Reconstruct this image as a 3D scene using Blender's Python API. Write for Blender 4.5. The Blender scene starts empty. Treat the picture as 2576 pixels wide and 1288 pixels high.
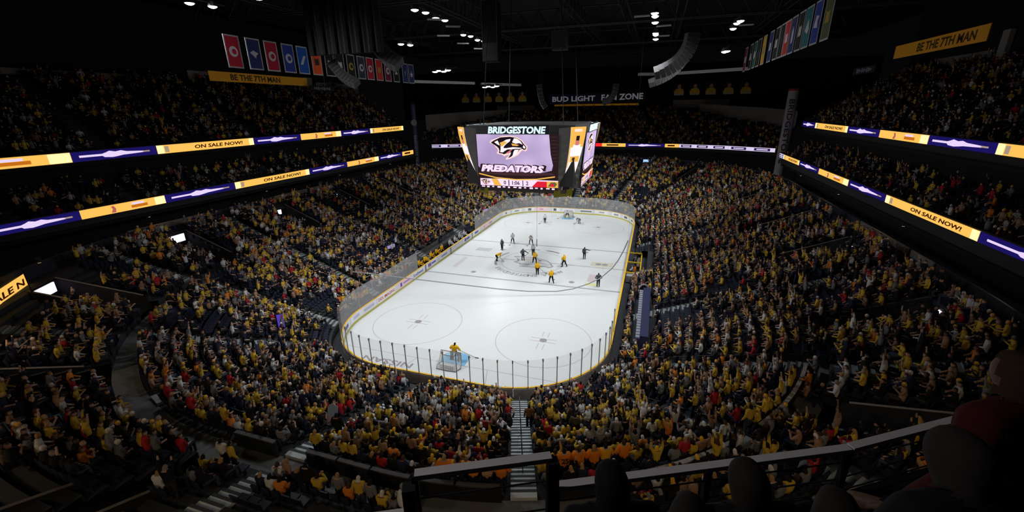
import bpy, bmesh, math, random
import numpy as np
from mathutils import Vector, Matrix

random.seed(7)
rng = np.random.default_rng(11)
PI = math.pi
SC = bpy.context.scene
COL = SC.collection

# ------------------------------------------------------------------ camera
CAM = np.array([15.149, -56.029, 21.013])
YAW, PITCH, ROLL, FPX = 0.316, 0.334, -0.015, 1076.6


def cam_axes():
    cy, sy, cp, sp, cr, sr = math.cos(YAW), math.sin(YAW), math.cos(PITCH), math.sin(PITCH), math.cos(ROLL), math.sin(ROLL)
    f = np.array([-sy * cp, cy * cp, -sp]); r = np.array([cy, sy, 0.0]); u = np.cross(r, f)
    return r * cr + u * sr, u * cr - r * sr, f


CR, CU, CF = cam_axes()
cd = bpy.data.cameras.new('camera'); cam = bpy.data.objects.new('camera', cd); COL.objects.link(cam)
cd.sensor_width = 36.0; cd.lens = FPX / 2576 * 36.0; cd.clip_start = 0.1; cd.clip_end = 500
M = Matrix.Identity(4)
for i in range(3):
    M[i][0] = CR[i]; M[i][1] = CU[i]; M[i][2] = -CF[i]; M[i][3] = CAM[i]
cam.matrix_world = M
SC.camera = cam


def px(P):
    d = np.asarray(P, float) - CAM
    z = d @ CF
    return 1288 + FPX * (d @ CR) / np.maximum(z, 1e-3), 644 - FPX * (d @ CU) / np.maximum(z, 1e-3), z


# ------------------------------------------------------------------ world, exposure
w = bpy.data.worlds.new('dark_hall'); SC.world = w; w.use_nodes = True
w.node_tree.nodes['Background'].inputs[0].default_value = (0.5, 0.55, 0.7, 1)
w.node_tree.nodes['Background'].inputs[1].default_value = 0.0025
SC.view_settings.view_transform = 'Standard'; SC.view_settings.look = 'None'
SC.view_settings.exposure = 0.0; SC.view_settings.gamma = 1.0
SC.view_settings.use_curve_mapping = False
SC.cycles.transparent_max_bounces = 24
SC.cycles.max_bounces = 6
SC.cycles.sample_clamp_indirect = 4.0

# rink floodlights: spot lamps hung at the catwalk fixtures, all aimed at the ice
FLOODS = [  # lamp position, aim on the ice, relative power
    ((-14.0, -27.0, 29.5), (-1.0, -22.0), 1.3), ((-9.3, -8.5, 31.0), (2.0, -6.0), .7), ((-8.4, 1.5, 30.0), (3.0, 8.0), 1.0),
    ((-16.7, -1.7, 29.3), (0.0, 14.0), 1.0), ((-17.9, 10.6, 27.0), (-1.0, 20.0), 1.0), ((-17.9, 32.7, 25.5), (0.0, 26.0), 1.3),
    ((14.2, -10.0, 29.0), (-3.0, -16.0), .8), ((14.2, 1.5, 29.0), (-3.0, 2.0), .8), ((22.0, -3.0, 29.0), (0.0, -2.0), .8),
    ((22.6, 8.0, 27.6), (0.0, 22.0), 1.6), ((13.0, -30.0, 29.5), (0.0, -22.0), 1.0), ((-26.5, -21.4, 30.9), (0.0, -6.0), .9),
]
FLOOD_POWER = 13200.0
for i, (p, a, wgt) in enumerate(FLOODS):
    ld = bpy.data.lights.new('flood_lamp', 'SPOT'); lo = bpy.data.objects.new('flood_lamp', ld); COL.objects.link(lo)
    ld.energy = FLOOD_POWER * wgt; ld.spot_size = math.radians(104); ld.spot_blend = 1.0; ld.shadow_soft_size = 2.0
    ld.color = (0.97, 1.0, 1.0)
    lo.location = (p[0], p[1], p[2] - 0.75)
    lo.rotation_euler = (Vector((a[0], a[1], 0)) - Vector(lo.location)).to_track_quat('-Z', 'Y').to_euler()
# warm downlights under the decks, around the back of the lower stand, and one house light over the viewer's deck
SOFFIT_LAMPS = [(-26.8, -38.7, 10.9, .7), (-18.6, -45.6, 10.9, .7), (-9.6, -53.3, 10.9, .8), (0.5, -57.4, 15.25, 1.9), (9.0, -56.1, 15.25, 2.1), (18.6, -51.6, 15.25, 2.0), (26.2, -45.6, 15.25, 1.8),
                (-38.0, -24.0, 10.1, .6), (-38.0, -8.0, 10.1, .5), (-38.0, 8.0, 10.1, .5), (-38.0, 24.0, 10.1, .5), (38.0, -24.0, 10.1, .6), (38.0, -8.0, 10.1, .5), (38.0, 8.0, 10.1, .5), (38.0, 24.0, 10.1, .5)]
SOFFIT_POWER = 330.0
for x, y, z, wgt in SOFFIT_LAMPS:
    ld = bpy.data.lights.new('soffit_lamp', 'SPOT'); lo = bpy.data.objects.new('soffit_lamp', ld); COL.objects.link(lo)
    ld.energy = SOFFIT_POWER * wgt; ld.spot_size = math.radians(150); ld.spot_blend = 1.0; ld.shadow_soft_size = 0.25; ld.color = (1.0, 0.74, 0.46)
    lo.location = (x, y, z - .15)
    lo.rotation_euler = (Vector((x * .7, y * .7, 2.0)) - Vector((x, y, z))).to_track_quat('-Z', 'Y').to_euler()
HOUSE = (2.0, -57.0, 28.0)
ld = bpy.data.lights.new('house_lamp', 'SPOT'); lo = bpy.data.objects.new('house_lamp', ld); COL.objects.link(lo)
ld.energy = 2300.0; ld.spot_size = math.radians(26); ld.spot_blend = 0.6; ld.shadow_soft_size = 0.3; ld.color = (1.0, 0.93, 0.9)
lo.location = HOUSE; lo.rotation_euler = (Vector((14.8, -53.3, 18.0)) - Vector(HOUSE)).to_track_quat('-Z', 'Y').to_euler()
# ------------------------------------------------------------------ helpers


def lin(r, g, b):
    f = lambda c: (c / 255 / 12.92) if c <= 10 else ((c / 255 + 0.055) / 1.055) ** 2.4
    return (f(r), f(g), f(b))


MATS = {}


def mat(name, rgb, rough=0.6, metal=0.0, emit=0.0, noise=0.0, scale=6.0, spec=0.4):
    if name in MATS:
        return MATS[name]
    m = bpy.data.materials.new(name); m.use_nodes = True
    nt = m.node_tree; b = nt.nodes['Principled BSDF']
    c = (*lin(*rgb), 1)
    b.inputs['Base Color'].default_value = c
    b.inputs['Roughness'].default_value = rough; b.inputs['Metallic'].default_value = metal
    b.inputs['Specular IOR Level'].default_value = spec
    if noise:
        tc = nt.nodes.new('ShaderNodeTexCoord'); nz = nt.nodes.new('ShaderNodeTexNoise')
        nz.inputs['Scale'].default_value = scale; nz.inputs['Detail'].default_value = 4
        mx = nt.nodes.new('ShaderNodeMix'); mx.data_type = 'RGBA'
        mx.inputs[6].default_value = tuple(x * (1 - noise) for x in c[:3]) + (1,)
        mx.inputs[7].default_value = tuple(min(1, x * (1 + noise)) for x in c[:3]) + (1,)
        nt.links.new(tc.outputs['Object'], nz.inputs['Vector'])
        nt.links.new(nz.outputs['Fac'], mx.inputs[0]); nt.links.new(mx.outputs[2], b.inputs['Base Color'])
    if emit:
        b.inputs['Emission Color'].default_value = c; b.inputs['Emission Strength'].default_value = emit
        b.inputs['Base Color'].default_value = tuple(0.2 * x for x in c[:3]) + (1,)
        b.inputs['Specular IOR Level'].default_value = 0.0
    MATS[name] = m
    return m


def veil(name, rgb, opacity, rough=0.15, gloss=0.3):
    """clear sheet: mostly transparent, a little grey scatter and gloss"""
    if name in MATS:
        return MATS[name]
    m = bpy.data.materials.new(name); m.use_nodes = True; nt = m.node_tree; nt.nodes.clear()
    out = nt.nodes.new('ShaderNodeOutputMaterial'); tr = nt.nodes.new('ShaderNodeBsdfTransparent')
    df = nt.nodes.new('ShaderNodeBsdfDiffuse'); gl = nt.nodes.new('ShaderNodeBsdfGlossy')
    df.inputs[0].default_value = (*lin(*rgb), 1); gl.inputs[0].default_value = (0.6, 0.6, 0.62, 1); gl.inputs['Roughness'].default_value = rough
    m1 = nt.nodes.new('ShaderNodeMixShader'); m1.inputs[0].default_value = gloss
    m2 = nt.nodes.new('ShaderNodeMixShader'); m2.inputs[0].default_value = opacity
    nt.links.new(df.outputs[0], m1.inputs[1]); nt.links.new(gl.outputs[0], m1.inputs[2])
    nt.links.new(tr.outputs[0], m2.inputs[1]); nt.links.new(m1.outputs[0], m2.inputs[2]); nt.links.new(m2.outputs[0], out.inputs[0])
    MATS[name] = m
    return m


def objcol_mat(name, rough, attr=None):
    m = bpy.data.materials.new(name); m.use_nodes = True; nt = m.node_tree; b = nt.nodes['Principled BSDF']
    b.inputs['Roughness'].default_value = rough; b.inputs['Specular IOR Level'].default_value = 0.2
    if attr:
        n = nt.nodes.new('ShaderNodeAttribute'); n.attribute_name = attr; nt.links.new(n.outputs['Color'], b.inputs['Base Color'])
    else:
        n = nt.nodes.new('ShaderNodeObjectInfo'); nt.links.new(n.outputs['Color'], b.inputs['Base Color'])
    MATS[name] = m
    return m


CLOTH = objcol_mat('cloth', 0.85); SKIN = objcol_mat('skin', 0.55); CROWD = objcol_mat('crowd', 0.8, 'col')

WHITE = mat('board_white', (214, 216, 218), 0.4)
GOLD = mat('gold_trim', (246, 194, 52), 0.45)
BLACK = mat('black_paint', (14, 14, 16), 0.6)
STEEL = mat('steel_grey', (150, 152, 156), 0.35, 0.6)
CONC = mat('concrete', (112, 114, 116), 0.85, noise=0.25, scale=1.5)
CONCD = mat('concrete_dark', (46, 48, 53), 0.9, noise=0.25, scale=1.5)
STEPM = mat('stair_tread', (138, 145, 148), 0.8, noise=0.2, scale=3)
NOSING = mat('stair_nosing', (64, 68, 72), 0.8)
STEPB = mat('stair_tread_pale', (196, 203, 205), 0.8, noise=0.2, scale=3)
NAVY = mat('navy_vinyl', (26, 32, 54), 0.5)
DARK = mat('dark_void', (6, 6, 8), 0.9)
PALE = mat('pale_wall', (138, 134, 130), 0.85, noise=0.15, scale=0.6)
GLASS = veil('rink_glass', (205, 208, 212), 0.07); GLASSF = veil('rink_glass_hazed', (200, 200, 202), 0.25)  # left and far panes use a greyer copy imitating haze and glare
GLASSD = veil('deck_glass', (120, 125, 130), 0.12)
NETM = veil('goal_netting', (225, 225, 225), 0.18, 0.6, 0.05)


class MB:
    def __init__(s):
        s.v = []; s.f = []; s.m = []

    def add(s, vs, fs, mi=0):
        n = len(s.v); s.v += [tuple(map(float, v)) for v in vs]
        s.f += [tuple(n + i for i in f) for f in fs]; s.m += [mi] * len(fs)
        return s

    def box(s, c, size, rz=0.0, mi=0, R=None):
        hx, hy, hz = (q / 2 for q in size)
        if R is None:
            ca, sa = math.cos(rz), math.sin(rz)
            R = ((ca, -sa, 0), (sa, ca, 0), (0, 0, 1))
        vs = []
        for x, y, z in ((-1, -1, -1), (1, -1, -1), (1, 1, -1), (-1, 1, -1), (-1, -1, 1), (1, -1, 1), (1, 1, 1), (-1, 1, 1)):
            q = (x * hx, y * hy, z * hz)
            vs.append([c[i] + sum(R[i][j] * q[j] for j in range(3)) for i in range(3)])
        return s.add(vs, [(0, 3, 2, 1), (4, 5, 6, 7), (0, 1, 5, 4), (1, 2, 6, 5), (2, 3, 7, 6), (3, 0, 4, 7)], mi)

    def quad(s, a, b, c, d, mi=0):
        return s.add([a, b, c, d], [(0, 1, 2, 3)], mi)

    def tube(s, pts, r, n=6, mi=0, cap=True):
        pts = [Vector(p) for p in pts]; rs = r if isinstance(r, (list, tuple)) else [r] * len(pts)
        vs = []; fs = []
        for i, p in enumerate(pts):
            t = (pts[min(i + 1, len(pts) - 1)] - pts[max(i - 1, 0)]).normalized()
            a = t.orthogonal().normalized() if abs(t.z) > 0.99 else t.cross(Vector((0, 0, 1))).normalized()
            b = t.cross(a)
            vs += [p + (a * math.cos(2 * PI * k / n) + b * math.sin(2 * PI * k / n)) * rs[i] for k in range(n)]
        for i in range(len(pts) - 1):
            for k in range(n):
                fs.append((i * n + k, i * n + (k + 1) % n, (i + 1) * n + (k + 1) % n, (i + 1) * n + k))
        if cap:
            fs.append(tuple(range(n))[::-1]); fs.append(tuple((len(pts) - 1) * n + k for k in range(n)))
        return s.add(vs, fs, mi)

    def prism(s, poly, o, r, u, t=0.01, mi=0):
        """flat polygon (2D) in frame o,r,u with thickness t along r x u"""
        o, r, u = Vector(o), Vector(r), Vector(u); n = r.cross(u).normalized()
        k = len(poly)
        vs = [o + r * a + u * b + n * t for a, b in poly] + [o + r * a + u * b for a, b in poly]
        fs = [tuple(range(k))] + [(i, k + i, k + (i + 1) % k, (i + 1) % k) for i in range(k)]
        return s.add(vs, fs, mi)

    def mesh(s, name, mats):
        me = bpy.data.meshes.new(name); me.from_pydata(s.v, [], s.f)
        for m in (mats if isinstance(mats, (list, tuple)) else [mats]):
            me.materials.append(m)
        if any(s.m):
            me.polygons.foreach_set('material_index', s.m)
        me.update()
        return me

    def build(s, name, mats, parent=None):
        return link(name, s.mesh(name, mats), parent)


def link(name, data, parent=None):
    o = bpy.data.objects.new(name, data); COL.objects.link(o)
    if parent is not None:
        o.parent = parent
        if not parent.get('local'):
            o.matrix_parent_inverse = world_of(parent).inverted()
    return o


def world_of(o):
    m = Matrix.Translation(o.location) @ o.rotation_euler.to_matrix().to_4x4()
    if o.parent:
        m = world_of(o.parent) @ o.matrix_parent_inverse @ m
    return m


def tag(o, label=None, cat=None, group=None, kind=None):
    if label: o['label'] = label
    if cat: o['category'] = cat
    if group: o['group'] = group
    if kind: o['kind'] = kind
    return o


def thing(name, loc, label, cat, group=None, kind=None):
    o = bpy.data.objects.new(name, None); COL.objects.link(o); o.location = loc; o.empty_display_size = 0.2
    return tag(o, label, cat, group, kind)


def dup(o, parent=None):
    c = o.copy(); COL.objects.link(c); c.parent = parent
    for ch in o.children:
        dup(ch, c)
    return c


TEXTCACHE = {}


def text_mesh(s, size, bold=0.0, shear=0.0, sx=1.0, extrude=0.004):
    key = (s, size, bold, shear, sx, extrude)
    if key in TEXTCACHE:
        return TEXTCACHE[key]
    cu = bpy.data.curves.new('t', 'FONT'); cu.body = s; cu.size = size; cu.shear = shear; cu.offset = bold * size
    cu.extrude = extrude; cu.align_x = 'CENTER'; cu.align_y = 'CENTER'; cu.resolution_u = 2
    o = bpy.data.objects.new('t', cu); COL.objects.link(o)
    dg = bpy.context.evaluated_depsgraph_get()
    me = bpy.data.meshes.new_from_object(o.evaluated_get(dg))
    v = np.empty(len(me.vertices) * 3); me.vertices.foreach_get('co', v); v = v.reshape(-1, 3); v[:, 0] *= sx
    f = [tuple(p.vertices) for p in me.polygons]
    bpy.data.objects.remove(o); bpy.data.curves.remove(cu); bpy.data.meshes.remove(me)
    TEXTCACHE[key] = (v, f)
    return v, f


def text(parent, s, size, m, o, r, u, bold=0.0, shear=0.0, sx=1.0, width=None, name='lettering', lift=0.0, extrude=0.004):
    v, f = text_mesh(s, size, bold, shear, 1.0, extrude)
    if width:
        sx = width / max(1e-6, (v[:, 0].max() - v[:, 0].min()))
    o, r, u = np.array(o, float), np.array(r, float), np.array(u, float); n = np.cross(r, u)
    cx = (v[:, 0].max() + v[:, 0].min()) / 2; cy = (v[:, 1].max() + v[:, 1].min()) / 2
    P = o + np.outer((v[:, 0] - cx) * sx, r) + np.outer(v[:, 1] - cy, u) + np.outer(v[:, 2] + lift, n)
    b = MB().add(P, f)
    return b.build(name, m, parent)


ORD = ['zeroth', 'first', 'second', 'third', 'fourth', 'fifth', 'sixth', 'seventh', 'eighth', 'ninth', 'tenth', 'eleventh', 'twelfth',
       'thirteenth', 'fourteenth', 'fifteenth', 'sixteenth', 'seventeenth', 'eighteenth', 'nineteenth', 'twentieth']

# ------------------------------------------------------------------ rink geometry
HX, HY, RC = 12.95, 30.48, 8.53
SX, SY = HX - RC, HY - RC          # 4.42, 21.95
# eight runs of the rink outline: kind, centre / line, t range
RUNS = {
    'right': ('s', 0), 'far_right': ('a', (SX, SY, 0)), 'far': ('s', 1), 'far_left': ('a', (-SX, SY, 90)),
    'left': ('s', 2), 'near_left': ('a', (-SX, -SY, 180)), 'near': ('s', 3), 'near_right': ('a', (SX, -SY, 270)),
}


def P(run, t, d):
    """point at offset d outside the boards; t = coordinate on a straight, degrees on a corner; returns x, y, nx, ny"""
    k, q = RUNS[run]
    if k == 'a':
        a = math.radians(t); nx, ny = math.cos(a), math.sin(a)
        return q[0] + (RC + d) * nx, q[1] + (RC + d) * ny, nx, ny
    if q == 0: return HX + d, t, 1.0, 0.0
    if q == 1: return t, HY + d, 0.0, 1.0
    if q == 2: return -HX - d, t, -1.0, 0.0
    return t, -HY - d, 0.0, -1.0


def trange(run):
    k, q = RUNS[run]
    if k == 'a': return q[2], q[2] + 90
    return (-SY, SY) if q in (0, 2) else (-SX, SX)


def rr(d, n=16):
    pts = []
    for run in ('near_right', 'far_right', 'far_left', 'near_left'):
        a0, a1 = trange(run)
        pts += [P(run, a0 + (a1 - a0) * i / n, d)[:2] for i in range(n + 1)]
    return pts


# ice
b = MB(); ol = rr(0.0)
b.add([(x, y, 0) for x, y in ol], [tuple(range(len(ol)))])
ICE = mat('ice', (210, 213, 215), 0.28, noise=0.02, scale=0.35, spec=0.3)
ice = b.build('floor', ICE); tag(ice, 'white ice sheet with faint painted lines', 'ice', kind='structure')
M_BLUE = mat('ice_blue', (152, 156, 166), 0.4); M_RED = mat('ice_red', (178, 168, 174), 0.4); M_DOT = mat('ice_dot', (150, 142, 148), 0.4)
M_CREASE = mat('ice_crease', (120, 176, 214), 0.4); M_GREY = mat('ice_print', (146, 148, 152), 0.4); M_TAN = mat('ice_tan', (200, 196, 178), 0.4)
M_PINK = mat('ice_pink', (198, 186, 190), 0.4); M_LOGOD = mat('ice_logo_dark', (146, 143, 148), 0.4)


def strip(name, x0, x1, y0, y1, m, z=0.004):
    return MB().quad((x0, y0, z), (x1, y0, z), (x1, y1, z), (x0, y1, z)).build(name, m, ice)


def ring(name, cx, cy, r, wd, m, a0=0, a1=360, z=0.005, n=64):
    vs = []; fs = []
    for i in range(n + 1):
        a = math.radians(a0 + (a1 - a0) * i / n)
        vs += [(cx + r * math.cos(a), cy + r * math.sin(a), z), (cx + (r + wd) * math.cos(a), cy + (r + wd) * math.sin(a), z)]
    for i in range(n):
        fs.append((2 * i, 2 * i + 1, 2 * i + 3, 2 * i + 2))
    return MB().add(vs, fs).build(name, m, ice)


def disc(name, cx, cy, r, m, z=0.006, n=20):
    return MB().add([(cx + r * math.cos(2 * PI * i / n), cy + r * math.sin(2 * PI * i / n), z) for i in range(n)], [tuple(range(n))]).build(name, m, ice)


for s in (-1, 1):
    strip('blue_line', -HX + .02, HX - .02, s * 7.62 - .15, s * 7.62 + .15, M_BLUE)
    gx = 4.42 + math.sqrt(RC ** 2 - (27.13 - SY) ** 2)
    strip('goal_line', -gx, gx, s * 27.13 - .03, s * 27.13 + .03, M_RED)
    for sx in (-1, 1):
        ring('faceoff_circle', sx * 6.71, s * 21.03, 4.52, 0.06, M_RED)
        disc('faceoff_spot', sx * 6.71, s * 21.03, 0.36, M_DOT)
        disc('faceoff_spot', sx * 6.71, s * 6.1, 0.36, M_DOT)
        hb = MB()
        for ax in (-1, 1):
            for ay in (-1, 1):
                hb.box((sx * 6.71 + ax * .75, s * 21.03 + ay * .28, .006), (1.0, .06, .004))
                hb.box((sx * 6.71 + ax * .28, s * 21.03 + ay * 1.15, .006), (.06, 1.0, .004))
        hb.build('restraining_marks', M_RED, ice)
        # trapezoid
        strip_b = MB(); x0, x1 = sx * 3.35, sx * 4.27
        strip_b.quad((x0 - .03, s * 27.13, .006), (x0 + .03, s * 27.13, .006), (x1 + .03, s * 30.4, .006), (x1 - .03, s * 30.4, .006)).build('trapezoid_line', M_RED, ice)
    pts = [(-1.22, s * 27.13)] + [(1.83 * math.cos(math.radians(a)), s * 27.13 - s * (0.0 + 1.83 * math.sin(math.radians(a)))) for a in range(132, 47, -7)] + [(1.22, s * 27.13)]
    MB().add([(x, y, .007) for x, y in pts], [tuple(range(len(pts)))]).build('goal_crease', M_CREASE, ice)
    ring('crease_line', 0, s * 27.13, 1.83, .06, M_DOT, 228 if s > 0 else 48, 312 if s > 0 else 132, z=.009, n=20)
strip('red_line', -HX + .02, HX - .02, -.15, .15, M_RED)
for k in range(11):
    strip('red_line_gap', -11.6 + k * 2.2, -10.9 + k * 2.2, -.05, .05, ICE, z=.008)
ring('centre_circle', 0, 0, 4.5, .07, M_GREY)
ring('referee_crease', HX, 0, 3.05, .05, M_RED, 90, 270, n=24)
# adverts printed in the ice
text(ice, 'NISSAN', 1.0, M_DOT, (-5.6, -28.45, .006), (-1, 0, 0), (0, -1, 0), bold=.02, sx=1.5, name='ice_lettering', extrude=.001)
b = MB()
for k in range(13):      # illegible script word, as thin strokes
    x = 4.9 + k * .26; h = .34 + .22 * ((k * 7) % 3)
    b.box((x, -29.1 - .03 * k, .006), (.09, h, .003), rz=.5 if k % 2 else -.3)
b.box((6.5, -29.55, .006), (3.4, .06, .003), rz=-.05)
b.build('ice_script_mark', M_GREY, ice)
b = MB(); b.box((9.6, 1.35, .005), (3.0, 1.7, .003)); b.build('ice_advert', M_TAN, ice)
for sx in (-.45, .45):
    disc('ice_advert_mark', 9.6 + sx, 1.35, .42, M_GREY, z=.008)
b = MB(); b.box((-8.9, 3.4, .005), (2.4, 1.5, .003)); b.box((-8.6, 3.4, .007), (1.3, .8, .003)); b.build('ice_advert', mat('ice_adv2', (178, 182, 184), .4), ice)
for k in range(8):
    strip('ice_letter_block', -10.4 + .0, -9.75, -5.0 + k * .55, -4.6 + k * .55, M_PINK)
b = MB(); b.box((9.0, -4.1, .005), (1.0, 2.6, .003)); b.build('ice_advert', M_PINK, ice)
b = MB(); b.box((9.1, -6.2, .005), (1.5, .8, .003)); b.build('ice_advert', mat('ice_yel', (204, 204, 150), .4), ice)

# cat-head emblem, in a 0..550 x 0..325 drawing box (x right, y down)
LOGO_OUT = [(0, 95), (25, 58), (90, 38), (170, 8), (300, 0), (400, 15), (470, 55), (510, 105), (548, 140), (540, 185), (515, 205), (480, 190), (455, 205),
            (410, 255), (355, 285), (290, 310), (235, 325), (222, 312), (255, 285), (285, 250), (240, 262), (205, 278), (180, 255), (110, 245), (98, 232), (120, 205), (115, 180), (85, 150), (60, 120)]
LOGO_DARK = [(18, 92), (60, 66), (160, 22), (300, 12), (395, 27), (460, 64), (500, 112), (530, 145), (524, 175), (500, 188), (470, 170), (430, 185), (395, 230), (345, 268), (262, 300), (300, 250), (310, 222), (250, 235), (200, 250), (185, 240), (130, 232), (140, 200), (132, 170), (100, 140)]
LOGO_WHITE = [
    [(70, 85), (120, 62), (135, 90), (150, 130), (118, 118)],
    [(160, 130), (200, 75), (250, 50), (310, 40), (300, 70), (250, 105), (210, 140), (200, 165), (245, 165), (340, 150), (420, 155), (470, 160), (440, 172), (380, 172), (320, 180), (260, 182), (215, 205), (190, 225), (150, 220), (160, 180)],
    [(330, 85), (360, 30), (400, 35), (450, 70), (480, 115), (430, 95), (380, 105)],
    [(330, 265), (345, 215), (365, 185), (400, 185), (420, 180), (400, 225), (362, 262), (300, 288)],
    [(490, 120), (520, 150), (505, 172), (480, 150)],
]
LOGO_GOLD = [[(150, 92), (215, 70), (260, 85), (215, 120), (170, 150), (160, 115)], [(320, 100), (370, 110), (430, 120), (400, 135), (330, 130)]]
LOGO_PINK = [[(235, 230), (300, 190), (330, 180), (300, 215), (270, 240)]]


def logo(parent, o, r, u, width, mats, t=.004, name='emblem'):
    s = width / 550
    f = lambda poly: [((x - 275) * s, (162 - y) * s) for x, y in poly]
    o = np.array(o, float); n = np.cross(np.array(r, float), np.array(u, float))
    main = MB().prism(f(LOGO_OUT), o, r, u, t).build(name, mats[0], parent)
    par = main if not (parent is not None and parent.parent) else parent
    for k, (layers, m) in enumerate((([LOGO_DARK], mats[1]), (LOGO_WHITE, mats[2]), (LOGO_GOLD, mats[3]), (LOGO_PINK, mats[4]))):
        bb = MB()
        for L in layers:
            bb.prism(f(L), o + n * t * (k + 1), r, u, t)
        bb.build(name + '_' + ('shadow', 'teeth_and_face', 'stripes', 'tongue')[k], m, par)
    return main


logo(ice, (-.2, -.5, .006), (.955, -.3, 0), (.3, .955, 0), 7.2, [M_LOGOD, mat('il2', (188, 188, 191), .4), mat('il3', (204, 206, 208), .4), mat('il4', (184, 176, 168), .4), M_LOGOD], t=.002, name='ice_emblem')
for i, ch in enumerate('BRIDGESTONE ARENA'):
    if ch == ' ': continue
    a = math.radians(222 + i * 6.6)
    text(ice, ch, 1.05, M_GREY, (5.5 * math.cos(a), 5.5 * math.sin(a), .006), (math.sin(a), -math.cos(a), 0), (math.cos(a), math.sin(a), 0), bold=.02, name='ice_letter', extrude=.001)
for k, (a0, a1) in enumerate([(150, 176), (186, 208), (60, 80), (96, 122)]):
    for j in range(6):
        a = math.radians(a0 + (a1 - a0) * j / 5)
        MB().box((5.4 * math.cos(a), 5.4 * math.sin(a), .006), (.32, .5, .003), rz=a).build('ice_letter_block', M_GREY, ice)

# ------------------------------------------------------------------ boards and glass
boards = thing('rink_boards', (0, 0, 0), 'white rink boards with gold cap rail and clear glass around the ice', 'rink boards')
BH = 1.07; GH = 3.45
PANELS = []
for run in RUNS:
    a0, a1 = trange(run)
    n = 18 if run in ('left', 'right') else 4 if run in ('near', 'far') else 6
    for i in range(n):
        PANELS.append((run, a0 + (a1 - a0) * i / n, a0 + (a1 - a0) * (i + 1) / n))
LILAC = mat('board_back', (214, 206, 200), .6)


def curved_slab(run, t0, t1, d0, d1, z0, z1, n=3, g=0.0):
    if RUNS[run][0] == 's': n = 1
    b = MB(); vs = []
    for i in range(n + 1):
        t = t0 + (t1 - t0) * (g + (1 - 2 * g) * i / n)
        for d in (d0, d1):
            x, y, _, _ = P(run, t, d)
            vs += [(x, y, z0), (x, y, z1)]
    fs = []
    for i in range(n):
        a, c = 4 * i, 4 * i + 4
        fs += [(a, a + 1, c + 1, c), (a + 2, c + 2, c + 3, a + 3), (a + 1, a + 3, c + 3, c + 1), (a, c, c + 2, a + 2)]
    fs += [(0, 2, 3, 1), (4 * n, 4 * n + 1, 4 * n + 3, 4 * n + 2)]
    return b.add(vs, fs)


YEL = mat('kick_yellow', (186, 178, 70), .5)
LOCAL_MID = {}
for run, t0, t1 in PANELS:
    p = curved_slab(run, t0, t1, .0, .1, 0.0, BH, g=.004).build('board_panel', WHITE, boards)
    curved_slab(run, t0, t1, -.02, .0, 0.0, .2).build('kick_plate', YEL, p)
    curved_slab(run, t0, t1, -.03, .17 if run == 'right' else .11, BH, BH + .04).build('cap_rail', GOLD, p)
    curved_slab(run, t0, t1, .1, .13, 0.05, BH - .05, g=.01).build('back_panel', LILAC, p)
    tm = (t0 + t1) / 2
    openb = (run == 'left' and -8.6 < tm < 9.2) or (run == 'right' and -3.5 < tm < 4.8)
    if not openb:
        halves = [(t0, tm), (tm, t1)] if run in ('near', 'near_left', 'near_right') else [(t0, t1)]
        for g0, g1 in halves:
            curved_slab(run, g0, g1, .06, .072, BH + .04, GH if run != 'right' else 2.9, g=.006).build('glass_pane', GLASS if run in ('near', 'near_right', 'right') or (run == 'near_left' and tm > 215) else GLASSF, boards)
for run, t0, t1 in PANELS:
    if run in ('near', 'near_left', 'near_right') or (run == 'far' and t0 > -4) or (run in ('left', 'right') and t0 < -19):
        for tt in ((t0, (t0 + t1) / 2) if run in ('near', 'near_left', 'near_right') else (t0,)):
            if run == 'near_left' and tt < 205: continue
            x, y, nx, ny = P(run, tt, .1)
            q = MB().box((x, y, (BH + GH) / 2 + .02), (.07, .05, GH - BH), rz=math.atan2(ny, nx))
            q.box((x, y, GH - .08), (.11, .09, .2), rz=math.atan2(ny, nx)).build('glass_post', STEEL, boards)
# adverts on the boards, facing the ice


def board_ad(run, t, wd, bg, txt=None, tc=None, size=.5, marks=None):
    x, y, nx, ny = P(run, t, -.006)
    r = np.array((-ny, nx, 0)) * (-1); r = np.array([ny, -nx, 0]);
    r = np.array([ny, -nx, 0.0]); u = np.array([0, 0, 1.0])
    # right hand direction when looking outwards from the ice
    o = np.array([x, y, .64])
    if RUNS[run][0] == 'a':
        bb = curved_slab(run, t - wd / RC * 28.6, t + wd / RC * 28.6, -.012, -.002, .28, 1.02, n=6)
    else:
        bb = curved_slab(run, t - wd / 2, t + wd / 2, -.012, -.002, .28, 1.02)
    ad = bb.build('advert_panel', mat('ad_%d_%d_%d' % bg, bg, .4), boards)
    if txt:
        text(ad, txt, size, mat('adt_%d_%d_%d' % tc, tc, .5), o - np.array([nx, ny, 0]) * .012, r, u, bold=.015)
    for a, hh, ww, c in (marks or []):
        oo = o - np.array([nx, ny, 0]) * .02 + r * a
        MB().prism([(-ww / 2, -hh / 2), (ww / 2, -hh / 2), (ww / 2, hh / 2), (-ww / 2, hh / 2)], oo, r, u, .006).build('advert_mark', mat('adt_%d_%d_%d' % c, c, .5), ad)
    return ad


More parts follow.
